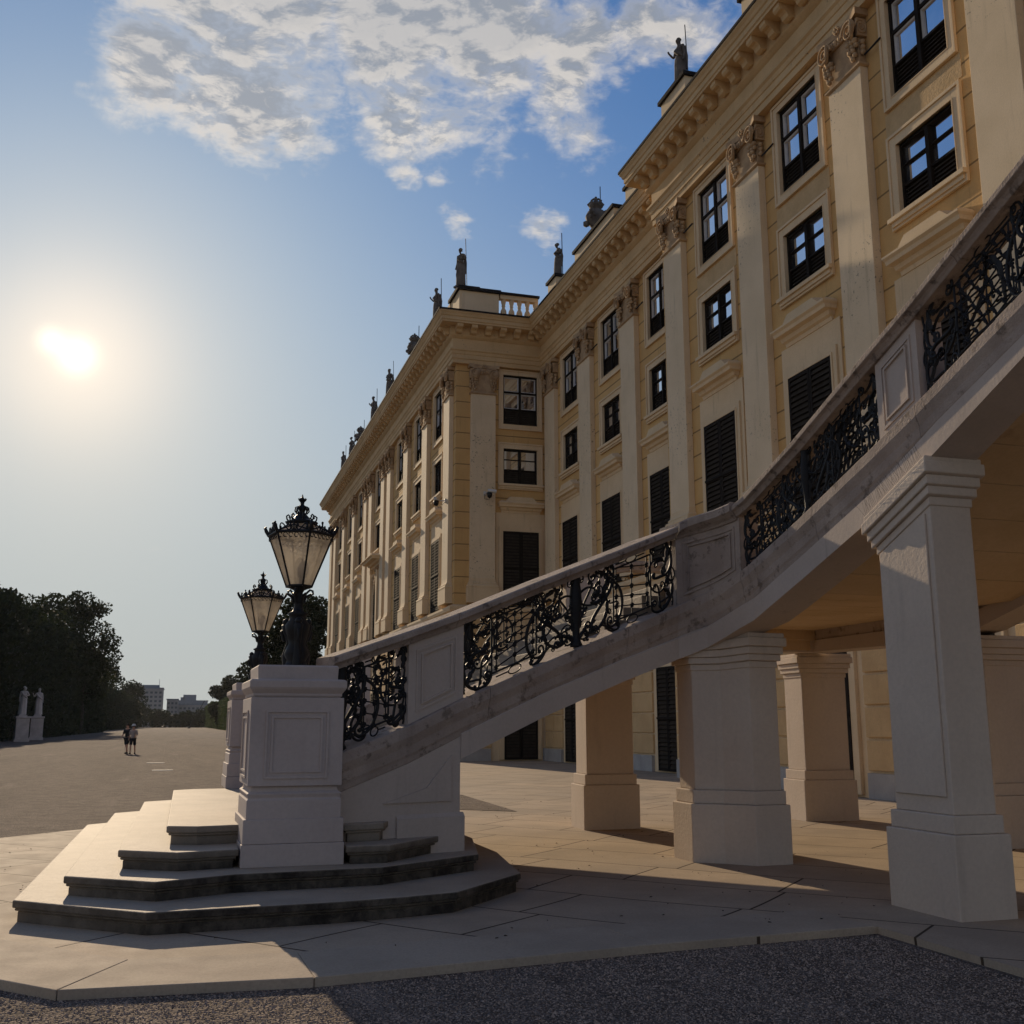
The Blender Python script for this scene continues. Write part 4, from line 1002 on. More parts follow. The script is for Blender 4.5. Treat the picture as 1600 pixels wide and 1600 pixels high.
    T([P(xs*w_+.010*math.sin(k*1.3), h*(.02+.96*k/16)) for k in range(17)], R2)
    for k in range(9): mb.ball(f(Vector(P(xs*w_, h*(.08+.105*k))), 0), .018 if k % 2 else .012, 6)
    sc(C_, (.955, .40), (.965, .55), R3); sc(C_, (.82, .70), (.88, .40), R2); sc(S_, (.80, .38), (.90, .06), R2); lf((.80, .75), (.92, .62), .034, .3); lf((.97, .55), (.86, .42), .036, .3)
def stem(mb, f, h):
    prof = [(.075, 0), (.085, .03), (.065, .08), (.045, .14), (.05, .30), (.06, .42), (.075, .55), (.08, .66), (.075, .80), (.06, .92), (.07, 1.0)]
    for i in range(len(prof)-1):
        pass
    mb.tube([f(Vector((0, z*h)), 0) for r, z in prof], [r for r, z in prof], 8, flat=.7)
    for sx in (-1, 1):
        for z0, z1, dx, w_ in ((.05, .16, .19, .04), (.18, .34, .15, .04), (.36, .56, .13, .042), (.55, .76, .13, .045), (.72, .94, .13, .042)):
            leaf(mb, (sx*.02, z0*h), (sx*dx, z1*h), w_, 3, .25*sx, f)
    for z in (.45, .6, .75): leaf(mb, (0, z*h-.1), (0, z*h+.06), .04, 3, 0, f)
def panel(path, d0, d1, kind, dense=False):
    H = lambda d: path.z(0, d)-.145-path.z(1, d)
    def mk(dc):
        def f(p, out):
            d = dc+p.x; hh = H(d); return Vector(path.pt(d, -.05+out, path.z(1, d)+p.y/.76*hh))
        return f
    mb = MB(); h = .76
    if kind == 'half':          # stem at the foot
        f = mk(d0+.02); w_ = d1-d0-.03; iron_half(mb, f, w_, h, False, dense); stem(mb, mk(d0+.06), h)
    else:
        dc = (d0+d1)/2; f = mk(dc); w_ = (d1-d0)/2-.01
        iron_half(mb, f, w_, h, False, dense); iron_half(mb, f, w_, h, True, dense); stem(mb, f, h)
    return mb.build('iron_panel', 'iron', ST)
panel(PO, SO[0]+.20, SO[1]-.03, 'half')
panel(PO, SO[2]+.04, dn0, 'full')
panel(PO, dn1+.10, dU0-.02, 'full', True)
panel(PO, dU1+.02, SO[14]+2.58, 'full', True)
panel(PI_, PI_.s[0]+.2, PI_.s[1]-.62, 'half'); panel(PI_, PI_.s[1]+.02, PI_.s[3]-.22, 'full'); panel(PI_, PI_.s[8]+.32, PI_.s[10]-.02, 'full')

# ------------------------------------------------------------------ pedestals and lamps
def make_pedestal():
    e = empty('lamp_pedestal', (0, 0, 0))
    def blk_(p, zs, w0=.47, d0=.50):
        pass
    w2, d2 = .445, .50
    m = MB(); m.box(-w2, w2, -d2, d2, .73, 1.56); body = m.build('die', 'pedestal', e, bevel=.006)
    m = MB(); m.box(-w2-.035, w2+.035, -d2-.035, d2+.035, 0, .205); m.box(-w2-.025, w2+.025, -d2-.025, d2+.025, .207, .43)
    m.loft([[(-w2-a, -d2-a, z), (w2+a, -d2-a, z), (w2+a, d2+a, z), (-w2-a, d2+a, z)] for a, z in ((-.0, .4301), (-.0, .60), (-.015, .62), (.0, .66), (-.03, .68), (-.045, .729))])
    m.build('base', 'pedestal', e, bevel=.006)
    m = MB()
    pr = [(-.04, 1.5), (-.035, 1.561), (-.02, 1.58), (-.02, 1.60), (.01, 1.64), (.02, 1.66), (.02, 1.72), (.0, 1.735), (-.06, 1.74), (-.06, 1.76), (-.055, 1.86), (-.07, 1.875)]
    m.loft([[(-w2-a, -d2-a, z), (w2+a, -d2-a, z), (w2+a, d2+a, z), (-w2-a, d2+a, z)] for a, z in pr]); m.build('cap', 'pedestal', e)
    # framed field front and sides
    for nm, tr in (('a', lambda x, z, o: (x, -d2-o, z)), ('b', lambda x, z, o: (-w2-o, x, z)), ('c', lambda x, z, o: (w2+o, x, z))):
        m = MB()
        for a, z0, z1, o, t_ in ((.30, .80, 1.44, .014, .02), (.245, .855, 1.385, .012, .02)):
            st = [[tr(sx*(a-q), (z0+q if sz < 0 else z1-q), oo) for q, oo in ((0, -.002), (0, o), (t_, o), (t_, -.002))] for sx, sz in ((-1, -1), (1, -1), (1, 1), (-1, 1))]
            m.loft(st, closed_path=True)
        m.build('panel_moulding', 'pedestal', body)
    # upper block sides slightly narrower die to taper
    return e
pd = make_pedestal(); tag(pd, label='nearer white stone lamp pedestal with framed panels at the foot of the stairs', cat='pedestal', group='stone lamp pedestals at the stair foot')
pd.location = (1.02, 11.125, .345); pd.rotation_euler = (0, 0, R_(1.5))
pd2 = copy_tree(pd); pd2.location = (1.10, 17.85, .69); pd2.scale = (1, 1, .855)
pd2['label'] = 'farther white stone lamp pedestal, half hidden behind the nearer one'
def make_lamp():
    e = empty('street_lamp', (0, 0, 0))
    m = MB(); m.lathe([(.15, 0), (.15, .04), (.11, .06), (.10, .10), (.13, .16), (.11, .22), (.085, .27), (.10, .33), (.12, .40), (.13, .46), (.09, .52), (.085, .56), (.11, .58), (.06, .61), (.045, .66), (.05, .72), (.065, .77), (.04, .80), (.055, .83), (.10, .85), (.09, .87)], 0, 0, 14)
    for a in range(3):           # draped figures round the shaft
        an = a*2*PI/3+.5; c, s = math.cos(an), math.sin(an)
        m.tube([(c*.10, s*.10, .02), (c*.12, s*.12, .15), (c*.085, s*.085, .28), (c*.11, s*.11, .38), (c*.13, s*.13, .46), (c*.10, s*.10, .50)], [.05, .045, .035, .045, .05, .02], 7)
        m.ball((c*.13, s*.13, .50), .04, 8); m.tube([(c*.12, s*.12, .44), (c*.18, s*.18, .40), (c*.15, s*.15, .30)], .017, 6)
    for a in range(6):
        an = a*PI/3; c, s = math.cos(an), math.sin(an)
        m.tube([(c*.05, s*.05, .70), (c*.07, s*.07, .76), (c*.12, s*.12, .79), (c*.14, s*.14, .78)], [.02, .018, .012, .004], 5)
    m.build('post', 'iron', e)
    zb, zt = .87, 1.41; rb, rt = .135, .345
    def hexp(r, z, off=0): return [(r*math.cos(PI/6*0+off+i*PI/3), r*math.sin(off+i*PI/3), z) for i in range(6)]
    o = PI/6+R_(10)
    lo, up = hexp(rb, zb, o), hexp(rt, zt, o); rf = hexp(.155, zt+.115, o)
    m = MB()
    for i in range(6):
        m.tube([lo[i], up[i]], .011, 5); m.tube([lo[i], lo[(i+1) % 6]], .014, 5); m.tube([up[i], up[(i+1) % 6]], .017, 5); m.tube([up[i], rf[i]], .010, 5)
        a, b = Vector(up[i]), Vector(up[(i+1) % 6]); c0 = Vector((0, 0, 0))
        out = ((a+b)/2).normalized(); out.z = 0
        # lambrequin under the rim and cresting above it
        def F(p, q): v = a.lerp(b, .5+p.x); return Vector((v.x, v.y, zt+p.y))+out*(.012+q)
        n = 6
        for k in range(n):
            s = -.5+(k+.5)/n
            pts = [(s+.065*math.cos(t_), -.035+.022*math.sin(t_)) for t_ in [j*2*PI/10 for j in range(9)]]
            m.tube([F(Vector(p), -.014*(1 if True else 0)-(.0)) for p in pts], .0045, 4)
            m.tube([F(Vector((s-.04, -.06)), -.012), F(Vector((s+.04, -.055)), -.012)], .005, 4)
        for sg in (-1, 1):
            pts = fit(S_, (sg*.40, .035), (sg*.12, .065), sg > 0); m.tube([F(Vector(p), 0) for p in pts], .007, 4)
            pts = fit(C_, (sg*.06, .045), (sg*.02, .10), sg > 0); m.tube([F(Vector(p), 0) for p in pts], .006, 4)
            m.tube([F(Vector((sg*.5, .01)), 0), F(Vector((sg*.2, .045)), 0), F(Vector((0, .07)), 0)], .008, 4)
        m.tube([F(Vector((0, .0)), 0), F(Vector((0, .10)), .01)], .009, 5); m.ball(F(Vector((0, .11)), .01), .014, 6)
        v = Vector(up[i]); vo = v.normalized(); vo = Vector((v.x, v.y, 0)).normalized()
        m.tube([v, v+vo*.03+Vector((0, 0, .05)), v+vo*.045+Vector((0, 0, .085)), v+vo*.03+Vector((0, 0, .10))], [.018, .02, .017, .008], 6)
    m.build('lantern_frame', 'iron', e)
    m = MB()
    for i in range(6):
        j = (i+1) % 6; m.add([lo[i], lo[j], up[j], up[i]], [(0, 1, 2, 3)]); m.add([up[i], up[j], rf[j], rf[i]], [(0, 1, 2, 3)])
    m.build('glass', 'lampglass', e)
    zr = zt+.115
    m = MB(); m.lathe([(.02, zr-.05), (.13, zr-.02), (.165, zr+.012), (.175, zr+.03), (.12, zr+.045), (.09, zr+.06), (.075, zr+.09), (.045, zr+.12), (.03, zr+.14), (.035, zr+.16), (.05, zr+.18), (.035, zr+.21), (.02, zr+.22), (.022, zr+.25), (.014, zr+.27), (.025, zr+.285), (.012, zr+.30), (.003, zr+.335)], 0, 0, 12)
    for i in range(8):
        an = i*PI/4; c, s = math.cos(an), math.sin(an)
        pts = [(c*r, s*r, z) for r, z in ((.13, zr+.03), (.155, zr+.06), (.16, zr+.09), (.14, zr+.105), (.125, zr+.09), (.135, zr+.075))]; m.tube(pts, .009, 5)
        pts = [(c*r, s*r, z) for r, z in ((.05, zr+.12), (.075, zr+.15), (.07, zr+.19), (.045, zr+.20), (.035, zr+.17))]; m.tube(pts, .008, 5)
        pts = [(c*r, s*r, z) for r, z in ((.01, zr+.25), (.035, zr+.275), (.045, zr+.29))]; m.tube(pts, [.012, .01, .003], 5)
    m.build('crown', 'iron', e)
    m = MB()
    for a in range(3):
        an = a*2*PI/3+.2; c, s = math.cos(an), math.sin(an)
        pts = [(c*r, s*r, z) for r, z in ((.05, .74), (.08, .80), (.12, .84), (.15, .83), (.155, .80), (.135, .785), (.12, .80))]; m.tube(pts, [.012]*7, 5)
    m.build('scroll_bracket', 'iron', e)
    m = MB(); m.lathe([(.03, .88), (.03, .98), (.05, 1.02), (.06, 1.10), (.03, 1.17), (.01, 1.18)], 0, 0, 8); m.build('lamp_holder', 'white', e)
    return e
lp = make_lamp(); tag(lp, label='nearer and larger looking black street lamp with frosted hexagonal lantern on the front pedestal', cat='street lamp', group='ornate street lamps on pedestals')
lp.location = (1.06, 11.3, 2.2)
lp2 = copy_tree(lp); lp2.location = (1.09, 17.9, 2.27); lp2.rotation_euler = (0, 0, R_(14))
lp2['label'] = 'farther street lamp on the rear pedestal, left of the front lamp'

# ------------------------------------------------------------------ figures
def skin_mesh(name, verts, edges, radii, mat, parent=None, root=0, sub=2, extra=None):
    me = bpy.data.meshes.new(name+'_s'); me.from_pydata(verts, edges, [])
    o = bpy.data.objects.new(name+'_s', me); C.objects.link(o)
    o.modifiers.new('skin', 'SKIN')
    sv = me.skin_vertices[0].data
    for i, r in enumerate(radii): sv[i].radius = (r, r) if not isinstance(r, tuple) else r; sv[i].use_root = (i == root)
    s = o.modifiers.new('sub', 'SUBSURF'); s.levels = sub; s.render_levels = sub
    dg = bpy.context.evaluated_depsgraph_get(); ev = o.evaluated_get(dg); m2 = ev.to_mesh()
    mb = MB(); mb.add([tuple(v.co) for v in m2.vertices], [tuple(p.vertices) for p in m2.polygons], True)
    ev.to_mesh_clear(); bpy.data.objects.remove(o); bpy.data.meshes.remove(me)
    if extra: extra(mb)
    return mb.build(name, mat, parent)
def skeleton(pose):
    """pose: dict of offsets; figure 1.75 m, facing -Y"""
    J = dict(pelvis=(0, 0, .95), waist=(0, 0, 1.08), chest=(0, -.01, 1.28), upper=(0, 0, 1.42), neck=(0, -.01, 1.50), head0=(0, -.03, 1.58), head1=(0, -.035, 1.66), head2=(0, -.02, 1.72),
             shL=(.17, 0, 1.41), elL=(.22, .02, 1.14), wrL=(.24, -.05, .90), haL=(.24, -.08, .82), shR=(-.17, 0, 1.41), elR=(-.22, .02, 1.14), wrR=(-.24, -.05, .90), haR=(-.24, -.08, .82),
             hiL=(.09, 0, .90), knL=(.10, -.02, .50), anL=(.10, .02, .09), toL=(.11, -.12, .04), hiR=(-.09, 0, .90), knR=(-.10, -.02, .50), anR=(-.10, .02, .09), toR=(-.11, -.12, .04))
    J.update(pose); return J
RAD = dict(pelvis=(.14, .11), waist=(.125, .095), chest=(.155, .11), upper=(.13, .09), neck=.052, head0=.075, head1=.093, head2=.065, shL=.062, elL=.043, wrL=.03, haL=.038, shR=.062, elR=.043, wrR=.03, haR=.038,
           hiL=.088, knL=.058, anL=.042, toL=.035, hiR=.088, knR=.058, anR=.042, toR=.035)
BONES = [('pelvis', 'waist'), ('waist', 'chest'), ('chest', 'upper'), ('upper', 'neck'), ('neck', 'head0'), ('head0', 'head1'), ('head1', 'head2'), ('upper', 'shL'), ('shL', 'elL'), ('elL', 'wrL'), ('wrL', 'haL'), ('upper', 'shR'), ('shR', 'elR'), ('elR', 'wrR'), ('wrR', 'haR'),
         ('pelvis', 'hiL'), ('hiL', 'knL'), ('knL', 'anL'), ('anL', 'toL'), ('pelvis', 'hiR'), ('hiR', 'knR'), ('knR', 'anR'), ('anR', 'toR')]
def figure(name, pose, mat, parent=None, keys=None, grow=0, extra=None, scale=1.0, fix={}):
    J = skeleton(pose); ks = keys or list(J); idx = {k: i for i, k in enumerate(ks)}
    ed = [(idx[a], idx[b]) for a, b in BONES if a in idx and b in idx]
    rr = []
    for k in ks:
        r = fix.get(k, RAD[k]); r = tuple(x+grow for x in r) if isinstance(r, tuple) else r+grow
        rr.append(r)
    root = idx.get('pelvis', idx.get('chest', 0))
    return skin_mesh(name, [J[k] for k in ks], ed, rr, mat, parent, root, 2, extra)
def drape(pose_side=0, long=True, seed=0):
    def ex(mb):
        rnd = random.Random(seed); st = []; n = 22
        ph = [rnd.uniform(0, 6) for _ in range(3)]
        for z, r in ((1.12, .13), (1.0, .17), (.8, .19), (.55, .20), (.3, .21), (.06 if long else .35, .22)):
            st.append([((r+.022*math.sin(5*a+ph[0])+.015*math.sin(9*a+ph[1]+z*3))*math.cos(a)*1.05+pose_side*(1-z)*.05, (r*.8+.02*math.sin(7*a+ph[2]))*math.sin(a), z) for a in [2*PI*j/n for j in range(n)]])
        mb.loft(st, smooth=True)
        mb.tube([(-.16, -.02, 1.42), (-.05, -.14, 1.25), (.12, -.12, 1.1), (.17, .02, 1.0)], [.05, .06, .06, .04], 7)
        mb.tube([(.15, .08, 1.42), (.12, .15, 1.1), (.16, .12, .6)], [.05, .07, .05], 7)
    return ex
POSES = [dict(elL=(.30, .0, 1.22), wrL=(.12, -.18, 1.20), haL=(.05, -.2, 1.22), knR=(-.12, -.12, .52), head0=(.02, -.06, 1.58), head1=(.04, -.09, 1.65), head2=(.04, -.1, 1.71)),
         dict(elR=(-.30, -.02, 1.20), wrR=(-.36, -.16, 1.36), haR=(-.38, -.18, 1.44), knL=(.12, -.12, .52), head1=(-.02, -.06, 1.66)),
         dict(elL=(.32, .02, 1.18), wrL=(.44, -.14, 1.10), haL=(.48, -.18, 1.10), elR=(-.26, .05, 1.18), wrR=(-.10, -.14, 1.12), haR=(-.04, -.16, 1.12))]
def base_block(mb):
    mb.box(-.24, .24, -.2, .2, 0, .08); mb.prism([(-.2, -.15), (.15, -.18), (.2, .1), (-.1, .17)], .0801, .13)
def statue(loc, h, rz, seed, label, group, mat='statue', rod=True, long=True, plinth=None, kind='statue'):
    e = empty('roof_statue' if rod else 'garden_statue', (0, 0, 0), label=label, cat='statue', group=group)
    dr = drape(.3 if seed % 2 else -.3, long, seed)
    def ex(mb):
        dr(mb); mb.v = [(x, y, z+.06) for x, y, z in mb.v]; base_block(mb)
        mb.ball((0, -.02, 1.76), .085, 8, (1, 1.1, .8))
    f = figure('figure', POSES[seed % 3], mat, e, extra=ex)
    s = h/1.83
    f.scale = (s, s, s)
    if rod:
        MB().tube([(.22*s, .15*s, 0), (.12*s, .15*s, h*1.25)], .022, 4).build('lightning_rod', 'iron', e)
    if plinth:
        w2, ph = plinth; m = MB(); m.box(-w2, w2, -w2, w2, -ph+.25, -.2); m.box(-w2-.1, w2+.1, -w2-.1, w2+.1, -ph, -ph+.22); m.box(-w2-.05, w2+.05, -w2-.05, w2+.05, -ph+.2201, -ph+.32)
        m.box(-w2-.09, w2+.09, -w2-.09, w2+.09, -.18, .0); m.build('plinth', mat, e, bevel=.02)
    e.location = loc; e.rotation_euler = (0, 0, rz)
    return e
def trophy(loc, h, label, seed=0, group='carved urns and trophies on the roof edge'):
    e = empty('roof_trophy', (0, 0, 0), label=label, cat='roof ornament', group=group)
    m = MB(); m.lathe([(.30, 0), (.30, .12), (.16, .2), (.2, .35), (.38, .6), (.46, .85), (.36, 1.05), (.18, 1.15), (.2, 1.22), (.3, 1.3), (.28, 1.42), (.1, 1.55), (.05, 1.75)], 0, 0, 12)
    rnd = random.Random(seed)
    for i in range(16):
        a = rnd.uniform(0, 6.28); z = rnd.uniform(.45, 1.1); m.ball((.42*math.cos(a), .42*math.sin(a), z), rnd.uniform(.08, .16), 6)
    for a in range(5): m.tube([(.2*math.cos(a*1.26), .2*math.sin(a*1.26), 1.25), (.34*math.cos(a*1.26), .34*math.sin(a*1.26), 1.45), (.15*math.cos(a*1.26), .15*math.sin(a*1.26), 1.6)], .05, 5)
    f = m.build('urn', 'statue', e); s = h/1.75; f.scale = (s, s, s)
    MB().tube([(.3, .2, 0), (.3, .2, h*1.35)], .022, 4).build('lightning_rod', 'iron', e)
    e.location = loc; return e
G1 = 'stone statues along the roof edge'
W_ = -PI/2
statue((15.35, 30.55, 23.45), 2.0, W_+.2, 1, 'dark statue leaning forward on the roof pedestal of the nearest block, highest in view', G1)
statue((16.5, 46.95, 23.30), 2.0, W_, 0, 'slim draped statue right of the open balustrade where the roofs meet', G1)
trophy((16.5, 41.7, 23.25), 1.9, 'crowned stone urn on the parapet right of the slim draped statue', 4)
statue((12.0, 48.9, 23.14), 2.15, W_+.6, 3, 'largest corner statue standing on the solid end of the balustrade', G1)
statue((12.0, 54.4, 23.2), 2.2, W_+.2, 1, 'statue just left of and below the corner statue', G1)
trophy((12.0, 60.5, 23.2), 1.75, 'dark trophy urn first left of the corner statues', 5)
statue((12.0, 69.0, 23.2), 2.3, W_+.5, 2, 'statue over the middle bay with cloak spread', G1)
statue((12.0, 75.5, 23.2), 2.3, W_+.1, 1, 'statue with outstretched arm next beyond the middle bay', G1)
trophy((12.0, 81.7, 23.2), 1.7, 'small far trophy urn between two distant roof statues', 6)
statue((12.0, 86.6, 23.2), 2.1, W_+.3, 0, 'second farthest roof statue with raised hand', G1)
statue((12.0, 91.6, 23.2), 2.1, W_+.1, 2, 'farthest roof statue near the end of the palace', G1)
G2 = 'white marble statues before the left hedge'
statue((-15.75, 118.5, 2.45), 3.0, .3, 0, 'left white marble statue on a square plinth before the dark hedge', G2, 'whitestatue', False, plinth=(.62, 2.5))
statue((-15.3, 126.5, 2.5), 3.0, .1, 1, 'right white marble statue on a square plinth before the dark hedge', G2, 'whitestatue', False, plinth=(.62, 2.5))

# people walking on the gravel
def person(loc, rz, pose, label, shirt, shorts, hat, s=1.0):
    e = empty('person', (0, 0, 0), label=label, cat='person', group='people walking on the gravel')
    b = figure('body', pose, 'skin', e)
    figure('shirt', pose, shirt, e, keys=['waist', 'pelvis', 'chest', 'upper', 'shL', 'shR', 'elL', 'elR'], grow=.018, fix=dict(elL=.05, elR=.05))
    figure('shorts', pose, shorts, e, keys=['pelvis', 'hiL', 'hiR', 'knL', 'knR'], grow=.022, fix=dict(knL=.075, knR=.075, pelvis=(.145, .115)))
    J = skeleton(pose)
    m = MB(); h = J['head1']; m.ball((h[0], h[1]+.025, h[2]+.035), .105, 10, (1, 1.05, .95)); m.build('hair', 'hair', e)
    if hat: 
        m = MB(); m.lathe([(.17, h[2]+.05), (.175, h[2]+.06), (.11, h[2]+.075), (.10, h[2]+.16), (.04, h[2]+.18)], h[0], h[1], 14); m.build('hat', 'white', e)
    m = MB()
    for k in ('L', 'R'):
        a = J['an'+k]; t_ = J['to'+k]; m.tube([(a[0], a[1]+.04, t_[2]), ((a[0]+t_[0])/2, (a[1]+t_[1])/2, t_[2]+.02), (t_[0], t_[1]-.02, t_[2])], [.045, .055, .045], 8)
    m.build('shoes', 'navy', e)
    e.location = loc; e.rotation_euler = (0, 0, rz); e.scale = (s, s, s)
walk1 = dict(knL=(.10, -.16, .52), anL=(.10, -.14, .10), toL=(.11, -.28, .05), knR=(-.10, .06, .50), anR=(-.10, .24, .14), toR=(-.11, .14, .04), elR=(-.24, -.06, 1.15), wrR=(-.26, -.22, .97), haR=(-.26, -.28, .92), elL=(.27, .12, 1.16), wrL=(.30, .18, .94), haL=(.31, .18, .86))
walk2 = dict(knR=(-.10, -.16, .52), anR=(-.10, -.14, .10), toR=(-.11, -.28, .05), knL=(.10, .06, .50), anL=(.10, .24, .14), toL=(.11, .14, .04), elL=(.24, -.02, 1.15), wrL=(.14, -.2, 1.05), haL=(.10, -.24, 1.05))
person((-3.28, 68.7, -.06), R_(-30), walk1, 'walking person in dark t-shirt and dark shorts', 'navy', 'navy', False, .99)
person((-2.92, 68.1, -.06), R_(-10), walk2, 'walking person in pale top, white hat and black shorts', 'palecloth', 'navy', True, .95)
for i, (x, y) in enumerate(((-1.2, 51.8), (-.74, 43.5))):
    m = MB(); m.box(-.38, .38, -.06, .06, -.02, .012); o = m.build('drain_strip', 'white', label=('farther' if i == 0 else 'nearer')+' thin pale metal strip set in the gravel', cat='drain cover', group='drain strips in the gravel'); o.location = (x, y, -.05)

# ------------------------------------------------------------------ trees, hedges, far buildings
def crown_mesh(rnd, clumps, nleaf, size):
    mb = MB()
    tot = sum(r**2 for _, r in clumps)
    for c, r in clumps:
        n = int(nleaf*r*r/tot)
        for i in range(n):
            v = Vector((rnd.gauss(0, 1), rnd.gauss(0, 1), rnd.gauss(0, 1))).normalized()
            q = r*(rnd.random()**.30)*(1+.18*noise.noise(v*2.5+Vector(c)))
            p = Vector(c)+Vector((v.x*q, v.y*q, v.z*q*.82))
            s = size*rnd.uniform(.5, 1.3); a = Vector((rnd.gauss(0, 1), rnd.gauss(0, 1), rnd.gauss(0, .7))).normalized(); b = a.orthogonal().normalized(); b = (b*math.cos(1)+a.cross(b)*math.sin(rnd.uniform(0, 6))).normalized()
            mb.add([p-a*s, p-b*s*.6, p+a*s, p+b*s*.6], [(0, 1, 2, 3)])
    return mb
def tree(loc, h, rad, seed, label, group, nl=7000, size=.28, trunk_h=.3, low=False, leafm='leaf'):
    rnd = random.Random(seed); e = empty('tree', (0, 0, 0), label=label, cat='tree', group=group)
    t_ = MB(); th = h*trunk_h
    t_.tube([(0, 0, -.3), (.05*rad, 0, th*.5), (0, .05*rad, th), (0, 0, h*.6)], [h*.03, h*.024, h*.02, h*.008], 9)
    clumps = []
    for i in range(26):
        a = rnd.uniform(0, 2*PI); zz = rnd.random(); rr = rad*math.sin(PI*(.18+.74*zz))**.6*rnd.uniform(.25, .85)
        c = (rr*math.cos(a), rr*math.sin(a), th*.8+(h-th*.8-rad*.25)*zz); clumps.append((c, rad*rnd.uniform(.28, .48)))
        if i % 3 == 0: t_.tube([(0, 0, th*.7+h*.1*rnd.random()), (c[0]*.5, c[1]*.5, (th+c[2])/2), c], [h*.012, h*.007, h*.003], 5)
    t_.build('trunk', 'trunk', e)
    crown_mesh(rnd, clumps, nl, size).build('crown', leafm, e)
    e.location = loc; return e
def hedge(x0, x1, y0, y1, h, seed, label, n=9000, size=.22, hv=1.2, leafm='leaf', group=None):
    """clipped trees grown into one wall: dark core with leaves standing off it"""
    rnd = random.Random(seed); e = empty('clipped_hedge', ((x0+x1)/2, (y0+y1)/2, 0), label=label, cat='hedge', group=group)
    m = MB(); nb = max(2, int((y1-y0)/6)); st = []
    for i in range(nb+1):
        y = y0+(y1-y0)*i/nb; hh = h-.6+hv*noise.noise(Vector((seed, y*.21, 0))); b = .4*noise.noise(Vector((y*.3, seed, 2)))
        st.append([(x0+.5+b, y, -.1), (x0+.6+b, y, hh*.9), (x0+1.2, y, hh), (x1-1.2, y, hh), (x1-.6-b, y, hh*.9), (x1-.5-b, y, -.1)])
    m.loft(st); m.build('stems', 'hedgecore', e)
    mb = MB(); L = y1-y0; D = x1-x0
    wts = [('l', L*h), ('r', L*h), ('t', L*D), ('f', D*h)]; tot = sum(a for _, a in wts)
    for k, a in wts:
        for i in range(int(n*a/tot)):
            hh = h
            y = y0+L*rnd.random(); hh = h+hv*noise.noise(Vector((seed, y*.21, 0)))+.5*noise.noise(Vector((y*1.1, seed, 0))); dep = abs(rnd.gauss(0, .35)); b = .5*noise.noise(Vector((y*.5, seed, rnd.random()*.3)))
            if k == 'l': p = Vector((x0+dep+b, y, rnd.random()*hh))
            elif k == 'r': p = Vector((x1-dep-b, y, rnd.random()*hh))
            elif k == 't': p = Vector((x0+D*rnd.random(), y, hh-dep))
            else: p = Vector((x0+D*rnd.random(), y0+dep*.6-.2+b, rnd.random()*(h+hv*noise.noise(Vector((seed, y0*.21, 0))))))
            s = size*rnd.uniform(.5, 1.4); a_ = Vector((rnd.gauss(0, 1), rnd.gauss(0, 1), rnd.gauss(0, 1))).normalized(); b_ = a_.orthogonal().normalized()
            mb.add([p-a_*s, p-b_*s*.6, p+a_*s, p+b_*s*.6], [(0, 1, 2, 3)])
    mb.build('foliage', leafm, e); return e
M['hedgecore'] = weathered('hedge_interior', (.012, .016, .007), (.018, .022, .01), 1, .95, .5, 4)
GH = 'tall clipped hedges lining the avenue'
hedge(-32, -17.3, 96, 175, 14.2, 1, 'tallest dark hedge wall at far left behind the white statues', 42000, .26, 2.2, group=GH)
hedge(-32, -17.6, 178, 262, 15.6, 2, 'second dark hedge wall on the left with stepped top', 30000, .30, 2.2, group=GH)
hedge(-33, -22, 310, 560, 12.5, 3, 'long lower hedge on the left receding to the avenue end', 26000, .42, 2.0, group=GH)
hedge(11.2, 22, 300, 500, 9.6, 4, 'sunlit green hedge block on the right side of the avenue', 22000, .32, .8, 'leaf2', group=GH)
hedge(10.6, 20, 505, 690, 11.5, 5, 'farther hedge on the right side of the avenue', 16000, .45, 1.5, 'leaf2', group=GH)
GT = 'large trees rising behind the hedges'
T = [((-26, 125, 0), 18.5, 5.0, 'leftmost tree crown cut by the picture edge above the hedge'), ((-24.5, 168, 0), 21.5, 7.5, 'broad dark tree rising over the left hedge'), ((-23, 192, 0), 23.5, 7, 'dark tree behind the second hedge, next to the broad one'),
     ((-18.2, 205, 0), 24.5, 6.6, 'tree leaning over the end of the tall left hedge, lit gaps in its crown'),
     ((-30, 400, 0), 24, 9, 'small rounded tree above the low left hedge'), ((-24, 520, 0), 21, 9, 'tree before the far grey block of flats')]
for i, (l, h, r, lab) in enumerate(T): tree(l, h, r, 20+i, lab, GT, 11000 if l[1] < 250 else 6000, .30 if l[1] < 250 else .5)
T = [((11.9, 128, 0), 14.6, 5.2, 'dark green tree behind the lamps beside the palace end'), ((13.9, 133, 0), 17.0, 4.2, 'taller loose tree directly behind the large lamp'),
     ((19.5, 292, 0), 20, 8.5, 'round dark tree above the right hedge'), ((15.5, 420, 0), 19, 7.5, 'tree at left end of the right hedge row'), ((26, 270, 0), 17.5, 9, 'low tree between the round tree and the lamp')]
for i, (l, h, r, lab) in enumerate(T): tree(l, h, r, 40+i, lab, GT, 22000 if l[1] < 250 else 15000, .24 if l[1] < 250 else .5, .12)
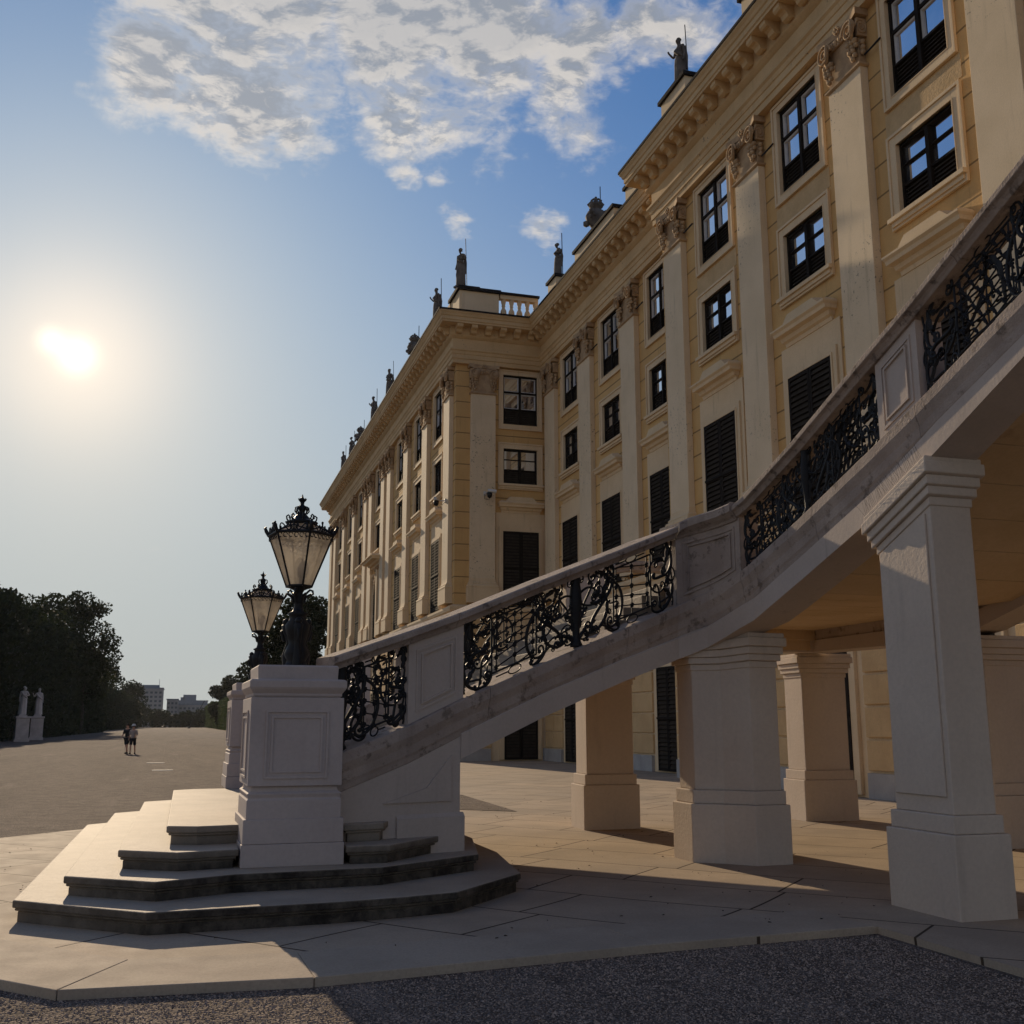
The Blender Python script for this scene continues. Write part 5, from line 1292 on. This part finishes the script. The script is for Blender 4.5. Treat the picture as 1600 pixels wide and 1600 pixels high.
# low trees closing the avenue
for i, (x, y, h, r, lab) in enumerate([(-27, 640, 15, 9, 'leftmost low tree closing the avenue'), (-14, 650, 10, 8, 'second low tree closing the avenue from the left'), (-3, 655, 9, 8, 'middle low tree closing the avenue'), (8, 650, 10, 8, 'right low tree closing the avenue'), (17, 640, 12, 8, 'rightmost low tree closing the avenue')]):
    tree((x, y, 0), h, r, 60+i, lab, 'low trees closing the end of the avenue', 2500, .8, .1)
def block(name, x, y, w_, d, h, mat, label, rows, cols, extra=None):
    e = empty(name, (x, y, 0), label=label, cat='building', group='distant city buildings at the end of the avenue')
    m = MB(); m.box(x-w_/2, x+w_/2, y, y+d, 0, h)
    m.build('wall', mat, e)
    for r in range(rows):
        for c in range(cols):
            xx = x-w_/2+w_*(c+.5)/cols; z = h*.18+h*.78*(r+.4)/rows; MB().box(xx-w_/cols*.28, xx+w_/cols*.28, y-.06, y-.01, z-h*.78/rows*.22, z+h*.78/rows*.25).build('window', 'farwin', e)
    rf = MB(); rf.box(x-w_/2-.4, x+w_/2+.4, y-.4, y+d+.4, h+.01, h+.6)
    if extra: extra(rf, x, y, h)
    rf.build('roof', 'far2', e)
M['farwin'] = weathered('far_window', (.08, .09, .10), (.12, .13, .14), .3, .4, 0, 2)
block('apartment_building', -24.5, 720, 19, 30, 24.0, 'far1', 'distant flat-roofed grey apartment block rising above the left hedge', 7, 7, lambda m, x, y, h: (m.box(x-4, x+7, y+5, y+20, h+.6, h+2.4), m.tube([(x+7, y+6, h), (x+7, y+6, h+6)], .12, 4)))
block('apartment_building', 3, 760, 22, 30, 14.5, 'far1', 'distant pale low building closing the avenue', 4, 8)
block('office_building', 1, 900, 30, 30, 20.0, 'far2', 'distant bluish stepped office building behind the pale one', 4, 9, lambda m, x, y, h: (m.box(x-4, x+6, y+2, y+20, h+.6, h+5), m.box(x-6, x-3, y+2, y+20, h+.6, h+3)))
block('apartment_building', -9, 740, 7, 20, 17.5, 'far1', 'narrow distant building right of the grey apartment block', 5, 3)
# lamp-like slanting pole of a builder's crane by the right hedge
m = MB(); m.tube([(1.5, 500, 0), (7.5, 500, 12)], .16, 5); m.box(.9, 2.1, 499.6, 500.4, -.1, .3)
m.build('leaning_pole', 'iron', label='thin dark slanting pole before the right hedge far down the avenue', cat='pole')

# ------------------------------------------------------------------ the evening air
hm = bpy.data.materials.new('haze'); hm.use_nodes = True
hn = NT(hm.node_tree); hn.n.remove(hn.n['Principled BSDF'])
pv = hn.add('ShaderNodeVolumePrincipled'); pv.inputs['Density'].default_value = .00004; pv.inputs['Color'].default_value = (.86, .90, .94, 1); pv.inputs['Anisotropy'].default_value = .3
hn.l.new(pv.outputs[0], hn.n['Material Output'].inputs['Volume']); M['haze'] = hm
MB().box(-160, 140, -40, 1000, -1.1, 38).build('haze', 'haze', kind='stuff', label='pale evening haze filling the air down the avenue', cat='haze')
